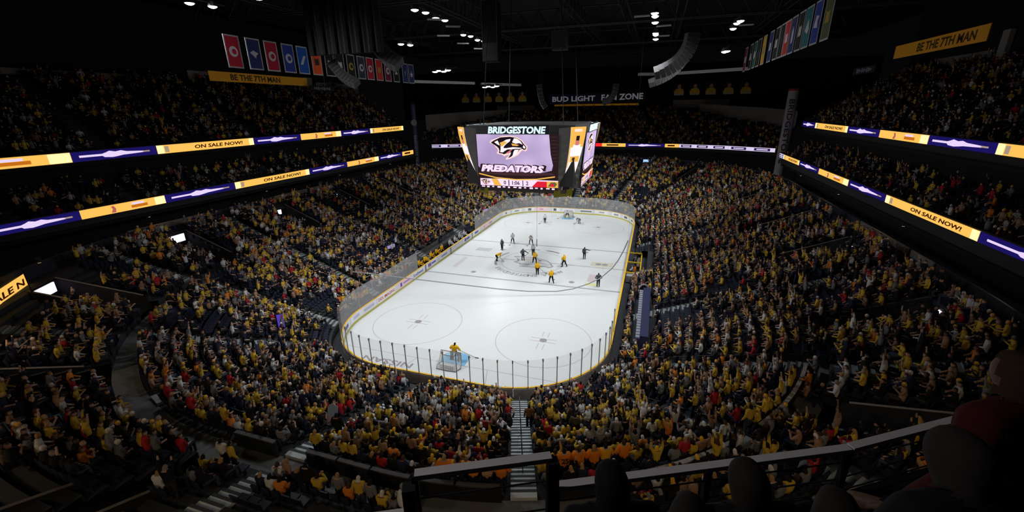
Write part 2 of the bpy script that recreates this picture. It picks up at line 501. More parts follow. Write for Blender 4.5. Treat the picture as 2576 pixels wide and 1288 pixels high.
IND = (92, 84, 170); RDD = (196, 44, 60); GRY = (120, 122, 130); PNK = (240, 206, 222)
board_ad('left', -9.9, 3.2, (236, 238, 244), 'Southwest', (58, 68, 160), .62)
board_ad('left', -13.2, 3.0, PNK, None, None, marks=[(-.9, .5, .4, IND), (.4, .16, 1.6, (150, 110, 170))])
board_ad('left', -17.2, 3.6, (238, 238, 240), 'DEX IMAGING', RDD, .52)
board_ad('left', -20.6, 2.6, (228, 228, 236), None, None, marks=[(0, .3, 1.8, (186, 184, 206))])
board_ad('near_left', 186, 2.2, (232, 232, 240), None, None, marks=[(0, .34, 1.5, (196, 192, 214))])
board_ad('near_left', 202, 1.8, (228, 228, 238), None, None, marks=[(0, .4, 1.1, (96, 96, 150))])
board_ad('left', -6.2, 3.0, (236, 236, 244), None, None, marks=[(-.6, .5, .9, (120, 90, 160)), (.6, .26, 1.2, IND)])
board_ad('left', -2.3, 2.8, (236, 236, 244), None, None, marks=[(0, .3, 2.0, (150, 150, 190))])
board_ad('left', 2.0, 2.8, (214, 212, 220), None, None)
board_ad('left', 6.0, 2.8, (236, 236, 244), None, None, marks=[(-.5, .5, .8, IND), (.6, .4, 1.1, (74, 84, 160))])
board_ad('left', 10.2, 2.6, (234, 234, 242), None, None, marks=[(0, .34, 1.6, IND)])
board_ad('left', 15.5, 5.0, PNK, None, None, marks=[(-1.5, .36, .5, (190, 160, 190)), (1.2, .3, .3, GRY), (1.7, .3, .3, GRY), (2.2, .3, .3, GRY)])
board_ad('far_left', 160, 2.4, (232, 232, 234), None, None, marks=[(0, .4, .4, (110, 130, 120))])
board_ad('far_left', 140, 2.4, (234, 234, 236), None, None, marks=[(0, .22, 1.8, (140, 150, 146))])
board_ad('far_left', 120, 2.0, (234, 234, 236), None, None, marks=[(0, .5, .7, GRY)])
board_ad('far_left', 103, 2.6, PNK, 'NISSAN', (150, 110, 110), .42)
board_ad('far', -3.2, 1.6, (234, 234, 238), None, None, marks=[(-.3, .5, .6, (84, 88, 110))])
board_ad('far', -.6, 2.4, (232, 232, 238), None, None, marks=[(0, .16, 1.8, (196, 190, 214))])
board_ad('far', 3.0, 2.6, (234, 234, 236), None, None, marks=[(0, .3, 2.3, (130, 134, 132))])
board_ad('far_right', 78, 2.8, (236, 234, 234), None, None, marks=[(-1.0, .4, .4, (130, 126, 128)), (.3, .22, 1.8, (168, 162, 164))])
board_ad('far_right', 56, 2.0, (234, 234, 234), None, None, marks=[(0, .3, 1.4, (150, 150, 154))])
board_ad('far_right', 38, 1.8, (234, 234, 236), None, None, marks=[(0, .4, 1.0, (100, 100, 106))])
board_ad('far_right', 20, 1.8, (234, 234, 236), None, None, marks=[(0, .3, 1.1, (104, 104, 112))])
for y in (-7.9, -.05, 8.3):   # gate jambs by the benches
    MB().box((-12.93, y, .55), (.05, .24, 1.06)).build('gate_jamb', mat('gate_grey', (110, 112, 120), .5), boards)

# ------------------------------------------------------------------ seating bowl
RD = .82
ROW_A = [(1.45 + RD * i, .7 + .313 * i) for i in range(15)]           # rows below the cross aisle: (offset, floor height)
ROW_B = [(15.1 + RD * i, 5.6 + .335 * i) for i in range(9)]          # rows above it
AISLES = {'right': [-15.5, -3.0, 9.0, 20.0], 'left': [-17.5, -4.5, 8.0, 19.5], 'near': [0.0], 'far': [0.0],
          'near_right': [288.0, 318, 343], 'near_left': [198, 226, 252], 'far_right': [18, 45, 72], 'far_left': [108, 135, 162]}
AISLE_NAME = {('near', 0.0): 'the goal stairs', ('near_right', 288.0): 'the pale central stairs', ('near_right', 318): 'the right corner stairs',
              ('near_right', 343): 'the outer right stairs', ('near_left', 252): 'the left corner stairs', ('near_left', 226): 'the middle left stairs', ('near_left', 198): 'the outer left stairs'}
for _r in ('left', 'right'):
    for _k, _t in enumerate(AISLES[_r]):
        AISLE_NAME[(_r, _t)] = 'the %s %s side stairs' % (('first', 'second', 'third', 'fourth')[_k], _r)
VOMS = [('left', -24.0, 'leftmost'), ('left', -10.3, ''), ('left', 1.5, ''), ('left', 13.8, ''), ('near_left', 212.3, ''), ('near_left', 241.0, ''), ('near', -3.9, ''),
        ('right', 19.5, ''), ('right', 3.0, ''), ('right', -8.7, ''), ('near_right', 357.5, ''), ('near_right', 329.7, ''), ('far_right', 46.0, '')]
VOMS[0] = ('near_left', 184.8, '')
VOMW = 1.35


def lat(run, t, t0, d):
    return (t - t0) if RUNS[run][0] == 's' else math.radians(t - t0) * (RC + d)


def in_vom(run, t, d):
    return any(r == run and abs(lat(run, t, q, d)) < VOMW + .25 and 14.6 < d < 21.2 for r, q, _ in VOMS)


def terrace(rows, depth, zlow, name, label, skipvom=False):
    b = MB()
    for run in RUNS:
        a0, a1 = trange(run)
        n = int((a1 - a0) / (2.5 if RUNS[run][0] == 'a' else .8)) + 1
        for i in range(n):
            t0, t1 = a0 + (a1 - a0) * i / n, a0 + (a1 - a0) * (i + 1) / n
            for k, (d, z) in enumerate(rows):
                if skipvom and in_vom(run, (t0 + t1) / 2, d): continue
                tm = (t0 + t1) / 2
                if not skipvom and ((run == 'right' and -5.2 < tm < 5.6 and k < 2) or (run == 'left' and -9.4 < tm < 9.9 and k < 1)): continue
                zl = rows[k - 1][1] if k > 2 else zlow
                q = [P(run, t, dd)[:2] for t, dd in ((t0, d - depth / 2), (t1, d - depth / 2), (t1, d + depth / 2), (t0, d + depth / 2))]
                b.quad(*[(x, y, z) for x, y in q])
                b.add([(*q[0], zl), (*q[1], zl), (*q[1], z), (*q[0], z)], [(0, 1, 2, 3)])
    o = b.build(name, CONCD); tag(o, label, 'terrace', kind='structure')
    return o


floor_b = MB()
ol2 = rr(30.0, 8)
floor_b.add([(x, y, -.05) for x, y in ol2], [tuple(range(len(ol2)))])
tag(floor_b.build('floor', CONCD), 'dark concrete arena floor under the stands', 'floor', kind='structure')
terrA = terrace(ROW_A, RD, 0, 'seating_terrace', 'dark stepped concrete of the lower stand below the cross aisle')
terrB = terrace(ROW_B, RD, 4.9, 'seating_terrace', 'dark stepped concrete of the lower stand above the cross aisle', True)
# cross aisle walkway (the pale band) with its kerb
b = MB()
for run in RUNS:
    a0, a1 = trange(run); n = 30 if RUNS[run][0] == 'a' else 12
    for i in range(n):
        t0, t1 = a0 + (a1 - a0) * i / n, a0 + (a1 - a0) * (i + 1) / n
        q = [P(run, t, dd)[:2] for t, dd in ((t0, 13.34), (t1, 13.34), (t1, 14.7), (t0, 14.7))]
        b.quad(*[(x, y, 5.12) for x, y in q])
        b.add([(*q[0], 4.8), (*q[1], 4.8), (*q[1], 5.12), (*q[0], 5.12)], [(0, 1, 2, 3)])
tag(b.build('cross_aisle', CONC), 'pale grey walkway running around the lower stand', 'walkway', kind='structure')
# low parapet between the near rows and the cross aisle, with a pale segmented coping
COPEP = mat('parapet_coping', (170, 168, 166), .6); PARA = mat('parapet', (30, 32, 38), .8)
pp = thing('parapet_wall', (8, -43, 4.9), 'low dark parapet with pale coping behind the near rows', 'parapet', kind='structure')
for run, a0, a1, n in (('near', .9, 4.42, 2), ('near', -3.5, -.9, 1), ('near_right', 270, 285.5, 3), ('near_right', 290.5, 315.5, 5), ('near_right', 320.5, 341, 4)):
    for i in range(n):
        t0, t1 = a0 + (a1 - a0) * i / n, a0 + (a1 - a0) * (i + 1) / n
        curved_slab(run, t0, t1, 13.36, 13.46, 4.9, 5.95).build('parapet_panel', PARA, pp)
        curved_slab(run, t0, t1, 13.3, 13.5, 5.95, 6.02, g=.03).build('coping', COPEP if run == 'near_right' and t0 > 291 else mat('parapet_coping_dark', (84, 84, 86), .7), pp)
# wall and ledge at the back of the lower stand
b = MB()
for run in RUNS:
    a0, a1 = trange(run); n = 24 if RUNS[run][0] == 'a' else 1
    for i in range(n):
        t0, t1 = a0 + (a1 - a0) * i / n, a0 + (a1 - a0) * (i + 1) / n
        for da, db_, z0, z1 in ((21.9, 23.35, 8.1, 8.3), (23.35, 23.5, 8.3, 9.35)):
            q = [P(run, t, dd)[:2] for t, dd in ((t0, da), (t1, da), (t1, db_), (t0, db_))]
            b.quad(*[(x, y, z1) for x, y in q])
            b.add([(*q[0], z0), (*q[1], z0), (*q[1], z1), (*q[0], z1)], [(0, 1, 2, 3)])
tag(b.build('wall_lower_stand', mat('ledge_wall', (40, 42, 52), .8, noise=.2)), 'dark wall and ledge closing the top of the lower stand', 'wall', kind='structure')

# pale ledge panels on that wall (only where the photo shows them)
for sx, ylist in ((-1, [(-27.5, -21.5), (-21.3, -19.2), (-15.8, -13.8), (-8.6, -5.6), (-5.4, -1.4), (-1.2, 1.2)]), (1, [(-13.5, -4.2), (-17.2, -14.0)])):
    for k, (y0, y1) in enumerate(ylist):
        o = MB().box((sx * 36.2, (y0 + y1) / 2, 9.15), (.12, y1 - y0, .55)).build('ledge_panel', mat('ledge_panel', (112, 112, 110), .6))
        tag(o, '%s pale ledge panel %s, on the %s wall below the lit ribbon' % (ORD[k + 1], 'from the near end', 'left' if sx < 0 else 'right'), 'ledge panel')

# stairs
STAIRCOUNT = 0
for run in AISLES:
    for t in AISLES[run]:
        nm = AISLE_NAME.get((run, t)) or 'the %s stairs counted from the near end, %s %s' % (
            ORD[(sorted(AISLES[run]) if run in ('left', 'right', 'far_right') else sorted(AISLES[run])[::-1]).index(t) + 1], run.replace('_', ' '), 'corner' if RUNS[run][0] == 'a' else 'side')
        AISLE_NAME[(run, t)] = nm
        x, y, nx, ny = P(run, t, 2)
        STAIRCOUNT += 1
        near = run in ('near', 'near_left', 'near_right')
        st = thing('stair_flight', (x, y, .3), nm.replace('the ', '', 1) + ', concrete steps with a centre handrail', 'stairs', kind='structure')
        far_b = MB()
        for rows in (ROW_A, ROW_B):
            if rows is ROW_B and in_vom(run, t, 18): continue
            for k, (d, z) in enumerate(rows):
                for h in (0, 1):
                    dd = d - .205 + .41 * h; zz = z + .03 + .16 * h
                    px_, py_, ax, ay = P(run, t, dd)
                    bb = MB() if near else far_b
                    bb.box((px_, py_, zz - .07), (.41, 1.15, .16), rz=math.atan2(ay, ax), mi=0)
                    ex, ey, _, _ = P(run, t, dd - .2)
                    bb.box((ex + ax * .05, ey + ay * .05, zz + .006), (.15, 1.15, .012), rz=math.atan2(ay, ax), mi=1)
                    if near: bb.build('step', [STEPB if t in (288.0, 0.0) else STEPM, NOSING], st)
        if not near: far_b.build('steps', [STEPM, NOSING], st)
        rl = MB()
        for k in range(1, 13, 2):
            p0 = P(run, t, ROW_A[k][0]); p1 = P(run, t, ROW_A[k][0] + .95)
            z0 = ROW_A[k][1] + .2
            rl.tube([(p0[0], p0[1], z0), (p0[0], p0[1], z0 + .85), (p1[0], p1[1], z0 + 1.2), (p1[0], p1[1], z0 + .3)], .025, 5)
        rl.build('handrail', mat('handrail', (50, 52, 56), .4, .5), st)

# vomitories: recessed tunnels with pale coped walls and a lit screen at the back
LAMPW = mat('tunnel_light', (246, 232, 255), emit=1.6)
LAMPB = mat('tunnel_screen_blue', (150, 190, 255), emit=1.3)
COPE = mat('wall_coping', (118, 112, 106), .6)
VN = {0: 'at the near left corner bend', 1: 'second on the left side', 2: 'third on the left side', 3: 'last on the left side', 4: 'in the near left corner', 5: 'in the near left corner, lower one',
      6: 'behind the near goal end', 7: 'last on the right side', 8: 'third on the right side', 9: 'second on the right side', 10: 'first past the near right corner', 11: 'in the near right corner', 12: 'in the far right corner'}
for i, (run, t, _) in enumerate(VOMS):
    x, y, nx, ny = P(run, t, 15.4); tx, ty = -ny, nx
    v = thing('tunnel_entrance', (x, y, 5.05), 'dark walled stand entrance ' + VN[i], 'entrance', kind='structure')
    L = 5.9; ang = math.atan2(ny, nx)
    for s in (-1, 1):
        vs = []
        for a in (0, L):
            for wdt in (s * VOMW, s * (VOMW + .14)):
                zt = 5.05 + .95 + a * .41
                cx, cy = x + nx * a + tx * wdt, y + ny * a + ty * wdt
                vs += [(cx, cy, 4.9), (cx, cy, zt)]
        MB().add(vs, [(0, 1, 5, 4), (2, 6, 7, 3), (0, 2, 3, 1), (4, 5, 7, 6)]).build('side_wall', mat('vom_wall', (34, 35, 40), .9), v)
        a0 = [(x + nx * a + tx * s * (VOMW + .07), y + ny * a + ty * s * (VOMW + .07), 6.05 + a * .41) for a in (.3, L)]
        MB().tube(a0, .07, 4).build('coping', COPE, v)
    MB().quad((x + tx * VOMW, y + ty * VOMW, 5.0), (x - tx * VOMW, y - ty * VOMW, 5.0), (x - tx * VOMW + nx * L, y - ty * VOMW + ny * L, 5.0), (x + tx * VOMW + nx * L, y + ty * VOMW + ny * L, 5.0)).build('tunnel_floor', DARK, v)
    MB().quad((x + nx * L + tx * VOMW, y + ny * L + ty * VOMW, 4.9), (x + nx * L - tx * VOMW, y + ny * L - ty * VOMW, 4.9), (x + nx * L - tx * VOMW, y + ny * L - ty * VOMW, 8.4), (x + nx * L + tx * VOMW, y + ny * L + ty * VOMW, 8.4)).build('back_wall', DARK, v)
    if i not in (6, 11, 5):
        lx, ly = x + nx * (L - .12), y + ny * (L - .12)
        bb = MB().box((lx, ly, 7.85 if i in (0, 4) else 7.6), (.1, 1.9 if i in (0, 4) else 1.0, .8 if i in (0, 4) else .6), rz=ang)
        bb.build('lit_screen', LAMPB if i == 2 else LAMPW, v)
        MB().box((lx + nx * .08, ly + ny * .08, 7.8 if i in (0, 4) else 7.6), (.06, 2.1 if i in (0, 4) else 1.3, 1.0), rz=ang).build('screen_housing', BLACK, v)
o = MB().box((14.1, 51.6, 8.6), (2.2, .12, .7)).build('lit_screen', LAMPB); tag(o, 'small blue glowing screen under the far ribbon board', 'screen')
MB().box((14.1, 51.75, 8.6), (2.4, .15, .9)).build('screen_housing', BLACK, o)

# ------------------------------------------------------------------ upper tiers
def path_at(path, s):
    """point and outward normal at arc length s of a polyline; outward = right hand side of travel flipped by orient"""
    for (a, b) in zip(path[:-1], path[1:]):
        a, b = Vector(a), Vector(b); L = (b - a).length
        if s <= L + 1e-6:
            t = (b - a) / L
            return a + t * s, t
        s -= L
    return Vector(path[-1]), t


def path_len(path):
    return sum((Vector(b) - Vector(a)).length for a, b in zip(path[:-1], path[1:]))


def offset_path(path, d, sgn):
    out = []
    for i in range(len(path)):
        a = Vector(path[max(i - 1, 0)]); c = Vector(path[min(i + 1, len(path) - 1)]); t = (c - a).normalized()
        out.append(Vector(path[i]) + Vector((t.y, -t.x)) * sgn * d)
    return out


def tier(path, sgn, rows, depth, rise, z0, name, label, zlow=None, m=CONCD):
    b = MB()
    for k in range(rows):
        p0 = offset_path(path, k * depth, sgn); p1 = offset_path(path, (k + 1) * depth, sgn); z = z0 + k * rise
        zl = z - rise if k else (zlow if zlow is not None else z - rise)
        for i in range(len(path) - 1):
            b.quad((*p0[i], z), (*p0[i + 1], z), (*p1[i + 1], z), (*p1[i], z))
            b.add([(*p0[i], zl), (*p0[i + 1], zl), (*p0[i + 1], z), (*p0[i], z)], [(0, 1, 2, 3)])
    o = b.build(name, m); tag(o, label, 'terrace', kind='structure')
    return o


LEFT_CLUB = [(-37.7, -48), (-37.7, 33.5)]; RIGHT_CLUB = [(37.7, -48), (37.7, 36)]
LEFT_UP = [(-40.3, -48), (-40.3, 34)]; RIGHT_UP = [(40.3, -48), (40.3, 36)]
FAR = [(-42.0, 45.5), (-33.0, 49.3), (-20.0, 54.2), (0.0, 56.8), (20.0, 56.8), (31.0, 52.8), (39.4, 47.6)]
def far_rows(x):
    return float(np.interp(x, [-44, -17, 15, 42], [6, 20, 20, 8]))


TIERS = [  # path, side, rows, depth, rise, z0, name, occupancy
    (LEFT_CLUB, -1, 5, .85, .42, 11.5, 'left club tier', .5), (RIGHT_CLUB, 1, 5, .85, .42, 11.5, 'right club tier', .5),
    (LEFT_UP, -1, 15, .85, .56, 17.0, 'left upper tier', .6), (RIGHT_UP, 1, 15, .85, .56, 17.0, 'right upper tier', .6),
    (FAR, -1, 20, .88, .42, 11.6, 'far end tier', .66),
]
for path, sg, n, dp, rs, z0, nm, oc in TIERS:
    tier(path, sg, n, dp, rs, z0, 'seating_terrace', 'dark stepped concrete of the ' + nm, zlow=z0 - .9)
# soffits and back walls
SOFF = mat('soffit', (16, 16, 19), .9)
for s, nm in ((-1, 'left'), (1, 'right')):
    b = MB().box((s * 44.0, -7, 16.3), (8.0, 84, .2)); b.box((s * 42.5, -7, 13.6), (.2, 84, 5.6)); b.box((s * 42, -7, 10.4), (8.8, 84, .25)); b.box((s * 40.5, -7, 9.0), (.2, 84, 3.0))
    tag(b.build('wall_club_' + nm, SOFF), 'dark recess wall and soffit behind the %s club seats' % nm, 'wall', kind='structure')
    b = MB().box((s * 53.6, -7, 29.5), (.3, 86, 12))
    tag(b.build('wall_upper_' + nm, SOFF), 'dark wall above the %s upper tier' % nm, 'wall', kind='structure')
# pale wall pieces high on the side stands
PW = [((-53.3, -22, 25.6), (.2, 20, .7)), ((-53.3, 2, 26.4), (.2, 12, 1.3)), ((-53.3, 12, 26.0), (.2, 6, 1.0)), ((-53.0, 20.5, 26.2), (.5, 2.0, 2.2)), ((-53.3, 30, 25.6), (.2, 14, 1.9)),
      ((53.3, 22, 26.2), (.2, 12, 1.2)), ((53.0, 14, 27.0), (.5, 1.2, 3.4)), ((53.0, 2, 27.0), (.5, 1.0, 4.0)), ((53.3, 7, 26.6), (.2, 6, .8)), ((53.3, -8, 28.0), (.2, 12, 1.6))]
for k, (c, sz) in enumerate(PW):
    o = MB().box(c, sz).build('trim_%d' % (k + 1), PALE); tag(o, 'pale wall strip behind the %s upper tier, %s from the near end' % ('left' if c[0] < 0 else 'right', ORD[k % 5 + 1]), 'wall strip', kind='structure')
# far end walls
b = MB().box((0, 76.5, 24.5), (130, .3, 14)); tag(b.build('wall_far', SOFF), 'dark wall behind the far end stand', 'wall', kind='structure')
for k, (xs, top, lab) in enumerate([((-41.5, -38, -34, -30, -26, -21), (19.4, 19.6, 19.9, 20.1, 20.2, 20.4), 'left'), ((20, 24, 28, 32, 36, 39.2), (21.2, 21.0, 20.6, 20.2, 19.8, 19.4), 'right')]):
    b = MB(); pts = []
    for x in xs:
        bx_, by_ = x, float(np.interp(x, [p[0] for p in FAR], [p[1] for p in FAR])); i = min(len(FAR) - 2, max(0, sum(1 for p in FAR if p[0] <= x) - 1))
        t = (Vector(FAR[i + 1]) - Vector(FAR[i])).normalized(); kk = far_rows(x) + 1.2
        pts.append((bx_ - t.y * kk * .88, by_ + t.x * kk * .88, 11.6 + kk * .42))
    for i in range(5):
        a_, c_ = pts[i], pts[i + 1]
        b.add([(a_[0], a_[1], 11.5), (c_[0], c_[1], 11.5), (c_[0], c_[1], top[i + 1]), (a_[0], a_[1], top[i])], [(0, 1, 2, 3)])
        b.add([(a_[0], a_[1] + .3, 11.5), (c_[0], c_[1] + .3, 11.5), (c_[0], c_[1] + .3, top[i + 1]), (a_[0], a_[1] + .3, top[i])], [(3, 2, 1, 0)])
        b.add([(a_[0], a_[1], top[i]), (c_[0], c_[1], top[i + 1]), (c_[0], c_[1] + .3, top[i + 1]), (a_[0], a_[1] + .3, top[i])], [(0, 1, 2, 3)])
    tag(b.build('wall_far_pale_' + lab, PALE), 'grey concrete wall stepping up beside the far stand, %s part' % lab, 'wall', kind='structure')
for k, (c, sz, rz) in enumerate([((26, 75.8, 21.3), (14, .3, 2.0), 0), ((-26, 75.8, 20.8), (12, .3, 1.6), 0)]):
    o = MB().box(c, sz, rz).build('wall_far_panel_%d' % (k + 1), PALE); tag(o, 'pale wall panel high behind the far stand, %s side' % ('right', 'left')[k], 'wall', kind='structure')
o = MB().box((-2, 75.8, 21.4), (24, .3, .5)).build('lit_beam', mat('amber_beam', (210, 140, 40), emit=.12)); tag(o, 'dim amber lit beam under the wide lettered sign at the far end', 'beam')
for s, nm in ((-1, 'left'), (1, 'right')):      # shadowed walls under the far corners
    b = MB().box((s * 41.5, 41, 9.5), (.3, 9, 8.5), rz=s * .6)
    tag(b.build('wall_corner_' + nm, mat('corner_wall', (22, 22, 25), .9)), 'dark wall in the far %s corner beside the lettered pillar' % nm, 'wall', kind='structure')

# ------------------------------------------------------------------ LED ribbons
AMBER = mat('led_amber', (255, 196, 92), emit=1.0); AMBER2 = mat('led_amber_pale', (255, 236, 170), emit=1.15)
DBLUE = mat('led_blue', (30, 22, 104), emit=.8); LILACW = mat('led_lilac', (232, 212, 250), emit=1.0); LREDT = mat('led_red', (196, 40, 30), emit=.8)
LDARK = mat('led_dark_print', (96, 40, 10), emit=.25); LWHITE = mat('led_white', (226, 214, 246), emit=.9); LTAN = mat('led_tan', (196, 170, 150), emit=.7)
LORED = mat('led_bright_red', (250, 40, 50), emit=1.0); LORANGE = mat('led_orange', (232, 128, 30), emit=.7)

GUITAR = [(-.36, -.1), (-.14, -.1), (-.12, -.24), (-.04, -.3), (.02, -.24), (.08, -.16), (.2, -.12), (.3, -.08), (.3, .06), (.24, .1), (.12, .16), (.06, .3), (.0, .22), (-.06, .34), (-.1, .2), (-.14, .1), (-.36, .1)]


def led_panel(parent, kind, a, b_, z0, z1, nrm):
    """one picture block of a ribbon board between ground points a and b_ (left to right as read)"""
    a = np.array([*a, 0.0]); c = np.array([*b_, 0.0]); r = (c - a); L = np.linalg.norm(r); r /= L; u = np.array([0, 0, 1.0]); n = np.cross(r, u)
    o = (a + c) / 2 + u * (z0 + z1) / 2; H = z1 - z0
    bg = {'amber_cut': AMBER, 'amber_sale': AMBER, 'amber_fig': AMBER, 'blue': DBLUE, 'stats': LWHITE, 'red': LORED, 'amber': AMBER}[kind]
    rect = lambda x0, x1, y0, y1: [(x0, y0), (x1, y0), (x1, y1), (x0, y1)]
    p = MB().prism(rect(-L / 2 + .02, L / 2 - .02, -H / 2, H / 2), o, r, u, .05).build('led_panel', bg, parent)
    f = o + n * .052
    if kind == 'amber_sale':
        text(p, 'ON SALE NOW!', H * .62, LDARK, f + r * L * .1, r, u, bold=.03, width=L * .52, shear=.1)
        MB().prism(rect(-.42 * L - .18, -.42 * L + .28, -.36 * H, .36 * H), f, r, u, .01).build('printed_mark', LTAN, p)
        for s in (-1, 1):
            MB().prism(rect(s * L * .47 - L * .03, s * L * .47 + L * .028, -H * .48, H * .48), f, r, u, .006).build('pale_end', AMBER2, p)
    elif kind == 'amber_cut':
        text(p, 'ON SALE N', H * .62, LDARK, f + r * L * .02, r, u, bold=.03, width=L * .88, shear=.1)
    elif kind == 'amber_fig':
        MB().prism(rect(.36 * L, .495 * L, -H * .48, H * .48), f, r, u, .006).build('pale_end', AMBER2, p)
        MB().prism([(-.18 * L, -.4 * H), (-.13 * L, -.42 * H), (-.12 * L, 0), (-.14 * L, .38 * H), (-.17 * L, .3 * H), (-.155 * L, 0)], f, r, u, .01).build('printed_figure', mat('led_figure', (214, 110, 110), emit=.7), p)
        MB().prism(rect(.06 * L, .26 * L, -.28 * H, .06 * H), f, r, u, .01).build('printed_mark', LORANGE, p)
        MB().prism(rect(.07 * L, .22 * L, .08 * H, .34 * H), f, r, u, .01).build('printed_mark', LILACW, p)
    elif kind == 'blue':
        MB().prism([(x * L * 1.12 - .02 * L, y * H * 1.1) for x, y in GUITAR], f, r, u, .01).build('printed_guitar', LILACW, p)
        MB().prism(rect(.3 * L, .4 * L, -.08 * H, .08 * H), f, r, u, .01).build('printed_tip', LTAN, p)
    elif kind == 'stats':
        k = max(2, int(L / 3.4))
        for i in range(k):
            cx = -L / 2 + L * (i + .5) / k
            MB().prism(rect(cx - .36 * L / k, cx + .30 * L / k, -.34 * H, .34 * H), f, r, u, .008).build('stat_box', mat('led_statbox', (60, 40, 110), emit=.6), p)
            MB().prism(rect(cx - .26 * L / k, cx + .2 * L / k, -.14 * H, .14 * H), f, r, u, .014).build('stat_text', LWHITE, p)
    elif kind == 'amber':
        MB().prism(rect(-.3 * L, .2 * L, -.2 * H, .2 * H), f, r, u, .01).build('printed_mark', LDARK, p)
    return p


def ribbon(name_label, pts, cuts, kinds, z0, z1, back):
    rb = thing('led_ribbon_board', (*pts[0], z0), name_label, 'ribbon board')
    for (a, c), k in zip(cuts, kinds):
        led_panel(rb, k, a, c, z0, z1, None)
    b = MB()
    for (a, c) in zip(pts[:-1], pts[1:]):
        a, c = Vector(a), Vector(c); mid = (a + c) / 2; t = (c - a)
        n = Vector((t.y, -t.x)).normalized()     # towards the viewer
        b.box((mid.x - n.x * .12, mid.y - n.y * .12, (z0 + z1) / 2), (t.length, .2, z1 - z0 + .16), rz=math.atan2(t.y, t.x))
    b.build('fascia', BLACK, rb)
    return rb


lx = -37.5
Y = [-43, -36.6, -30.2, -22.2, -13.2, .3, 9.7, 19.4, 28.3, 33.0]
ribbon('lower amber and blue lit ribbon along the left stand', [(lx, -48), (lx, 33.2)], [((lx, a), (lx, c)) for a, c in zip(Y[:-1], Y[1:])],
       ['amber_sale', 'blue', 'amber_fig', 'blue', 'amber_sale', 'blue', 'amber_fig', 'blue', 'amber'][0:9] if False else ['amber_fig', 'blue', 'amber_fig', 'blue', 'amber_sale', 'blue', 'amber_fig', 'blue', 'amber'], 11.25, 12.12, -1)
lx = -40.0
Y = [-41, -28.1, -20.0, -6.7, 2.4, 12.3, 21.2, 33.7]
ribbon('upper amber and blue lit ribbon along the left stand', [(lx, -48), (lx, 34)], [((lx, a), (lx, c)) for a, c in zip(Y[:-1], Y[1:])],
       ['amber_fig', 'blue', 'amber_sale', 'blue', 'amber_fig', 'blue', 'amber_sale'], 16.45, 17.4, -1)
rx = 40.0
Y = [35.6, 28.8, 15.5, 6.2, -3.8, -13.0, -26.0]
ribbon('upper amber and blue lit ribbon along the right stand', [(rx, 36), (rx, -48)], [((rx, a), (rx, c)) for a, c in zip(Y[:-1], Y[1:])],
       ['blue', 'amber_sale', 'blue', 'amber_fig', 'blue', 'amber_sale'], 17.12, 17.95, 1)
rx = 37.5
Y = [36.5, 33.5, 24.1, 14.9, 4.5, -4.8, -18.5, -30.0]
ribbon('lower amber and blue lit ribbon along the right stand', [(rx, 37), (rx, -48)], [((rx, a), (rx, c)) for a, c in zip(Y[:-1], Y[1:])],
       ['stats', 'amber_sale', 'blue', 'amber_fig', 'blue', 'amber_sale', 'blue'], 11.6, 12.33, 1)


def far_pt(x):
    return (x, float(np.interp(x, [p[0] for p in FAR], [p[1] for p in FAR])) - .15)


FC = [(-41.3, 'stats'), (-32.0, 'blue'), (-20, 'amber_sale'), (-8, 'stats'), (.9, 'red'), (2.6, 'amber'), (8.4, 'blue'), (17.6, 'amber'), (20.8, 'stats'), (31.0, 'stats'), (39.2, None)]
ribbon('thin lit ribbon across the far end behind the scoreboard', [far_pt(p[0]) for p in FAR], [(far_pt(a[0]), far_pt(b[0])) for a, b in zip(FC[:-1], FC[1:])], [a[1] for a in FC[:-1]], 11.4, 12.2, 0)
# near left corner ribbon end
ribbon('short amber lit ribbon end cut off at the left edge', [(-25.5, -43.6), (-30.6, -38.6)], [((-24.6, -44.5), (-31.2, -38.0))], ['amber_cut'], 8.15, 9.2, 0)

# ------------------------------------------------------------------ lettered pillars
PILLW = mat('pillar_white', (150, 146, 152), .7, noise=.1, scale=.5); PILLB = mat('pillar_blue', (52, 62, 90), .6)
for s, m, nm, top in ((1, PILLW, 'white', 23.1), (-1, PILLB, 'dark blue', 21.9)):
    pl = thing('lettered_pillar', (s * 38.0 - (.9 if s < 0 else 0), 37, 8), 'tall round %s pillar with downward lettering in the far %s corner' % (nm, 'right' if s > 0 else 'left'), 'pillar')
    X = 38.0 if s > 0 else -39.0
    MB().tube([(X, 37, 8.3), (X, 37, top)], .85 if s > 0 else .6, 20).build('shaft', m, pl)
    MB().tube([(X, 37, top), (X, 37, top + .35)], .87 if s > 0 else .5, 20).build('cap_band', mat('cap_red', (150, 30, 36), .6) if s > 0 else BLACK, pl)
    dirv = np.array([CAM[0] - X, CAM[1] - 37, 0]); dirv /= np.linalg.norm(dirv)
    if s > 0:
        u = np.array([-dirv[1], dirv[0], 0]); 
        text(pl, 'BRIDGESTONE', 1.15, mat('pillar_letters', (30, 30, 34), .7), np.array([X, 37, 16.1]) + dirv * .86, (0, 0, -1), u, bold=.01, width=11.2, extrude=.06)
    else:
        u = np.array([-dirv[1], dirv[0], 0])
        text(pl, 'BRIDGESTONE', .8, mat('pillar_letters_pale', (150, 156, 170), .7), np.array([X, 37, 12.0]) + dirv * .6, (0, 0, -1), u, bold=.01, width=6.2, extrude=.05)
        MB().tube([np.array([X, 37, 18.0]) + dirv * .55, np.array([X, 37, 18.0]) + dirv * .75], .7, 16).build('round_emblem', mat('pillar_emblem', (120, 130, 120), .6), pl)
        text(pl, 'ARENA', .8, mat('pillar_letters_pale', (150, 156, 170), .7), np.array([X, 37, 20.3]) + dirv * .6, (0, 0, -1), u, bold=.01, width=2.4, extrude=.05) if False else None

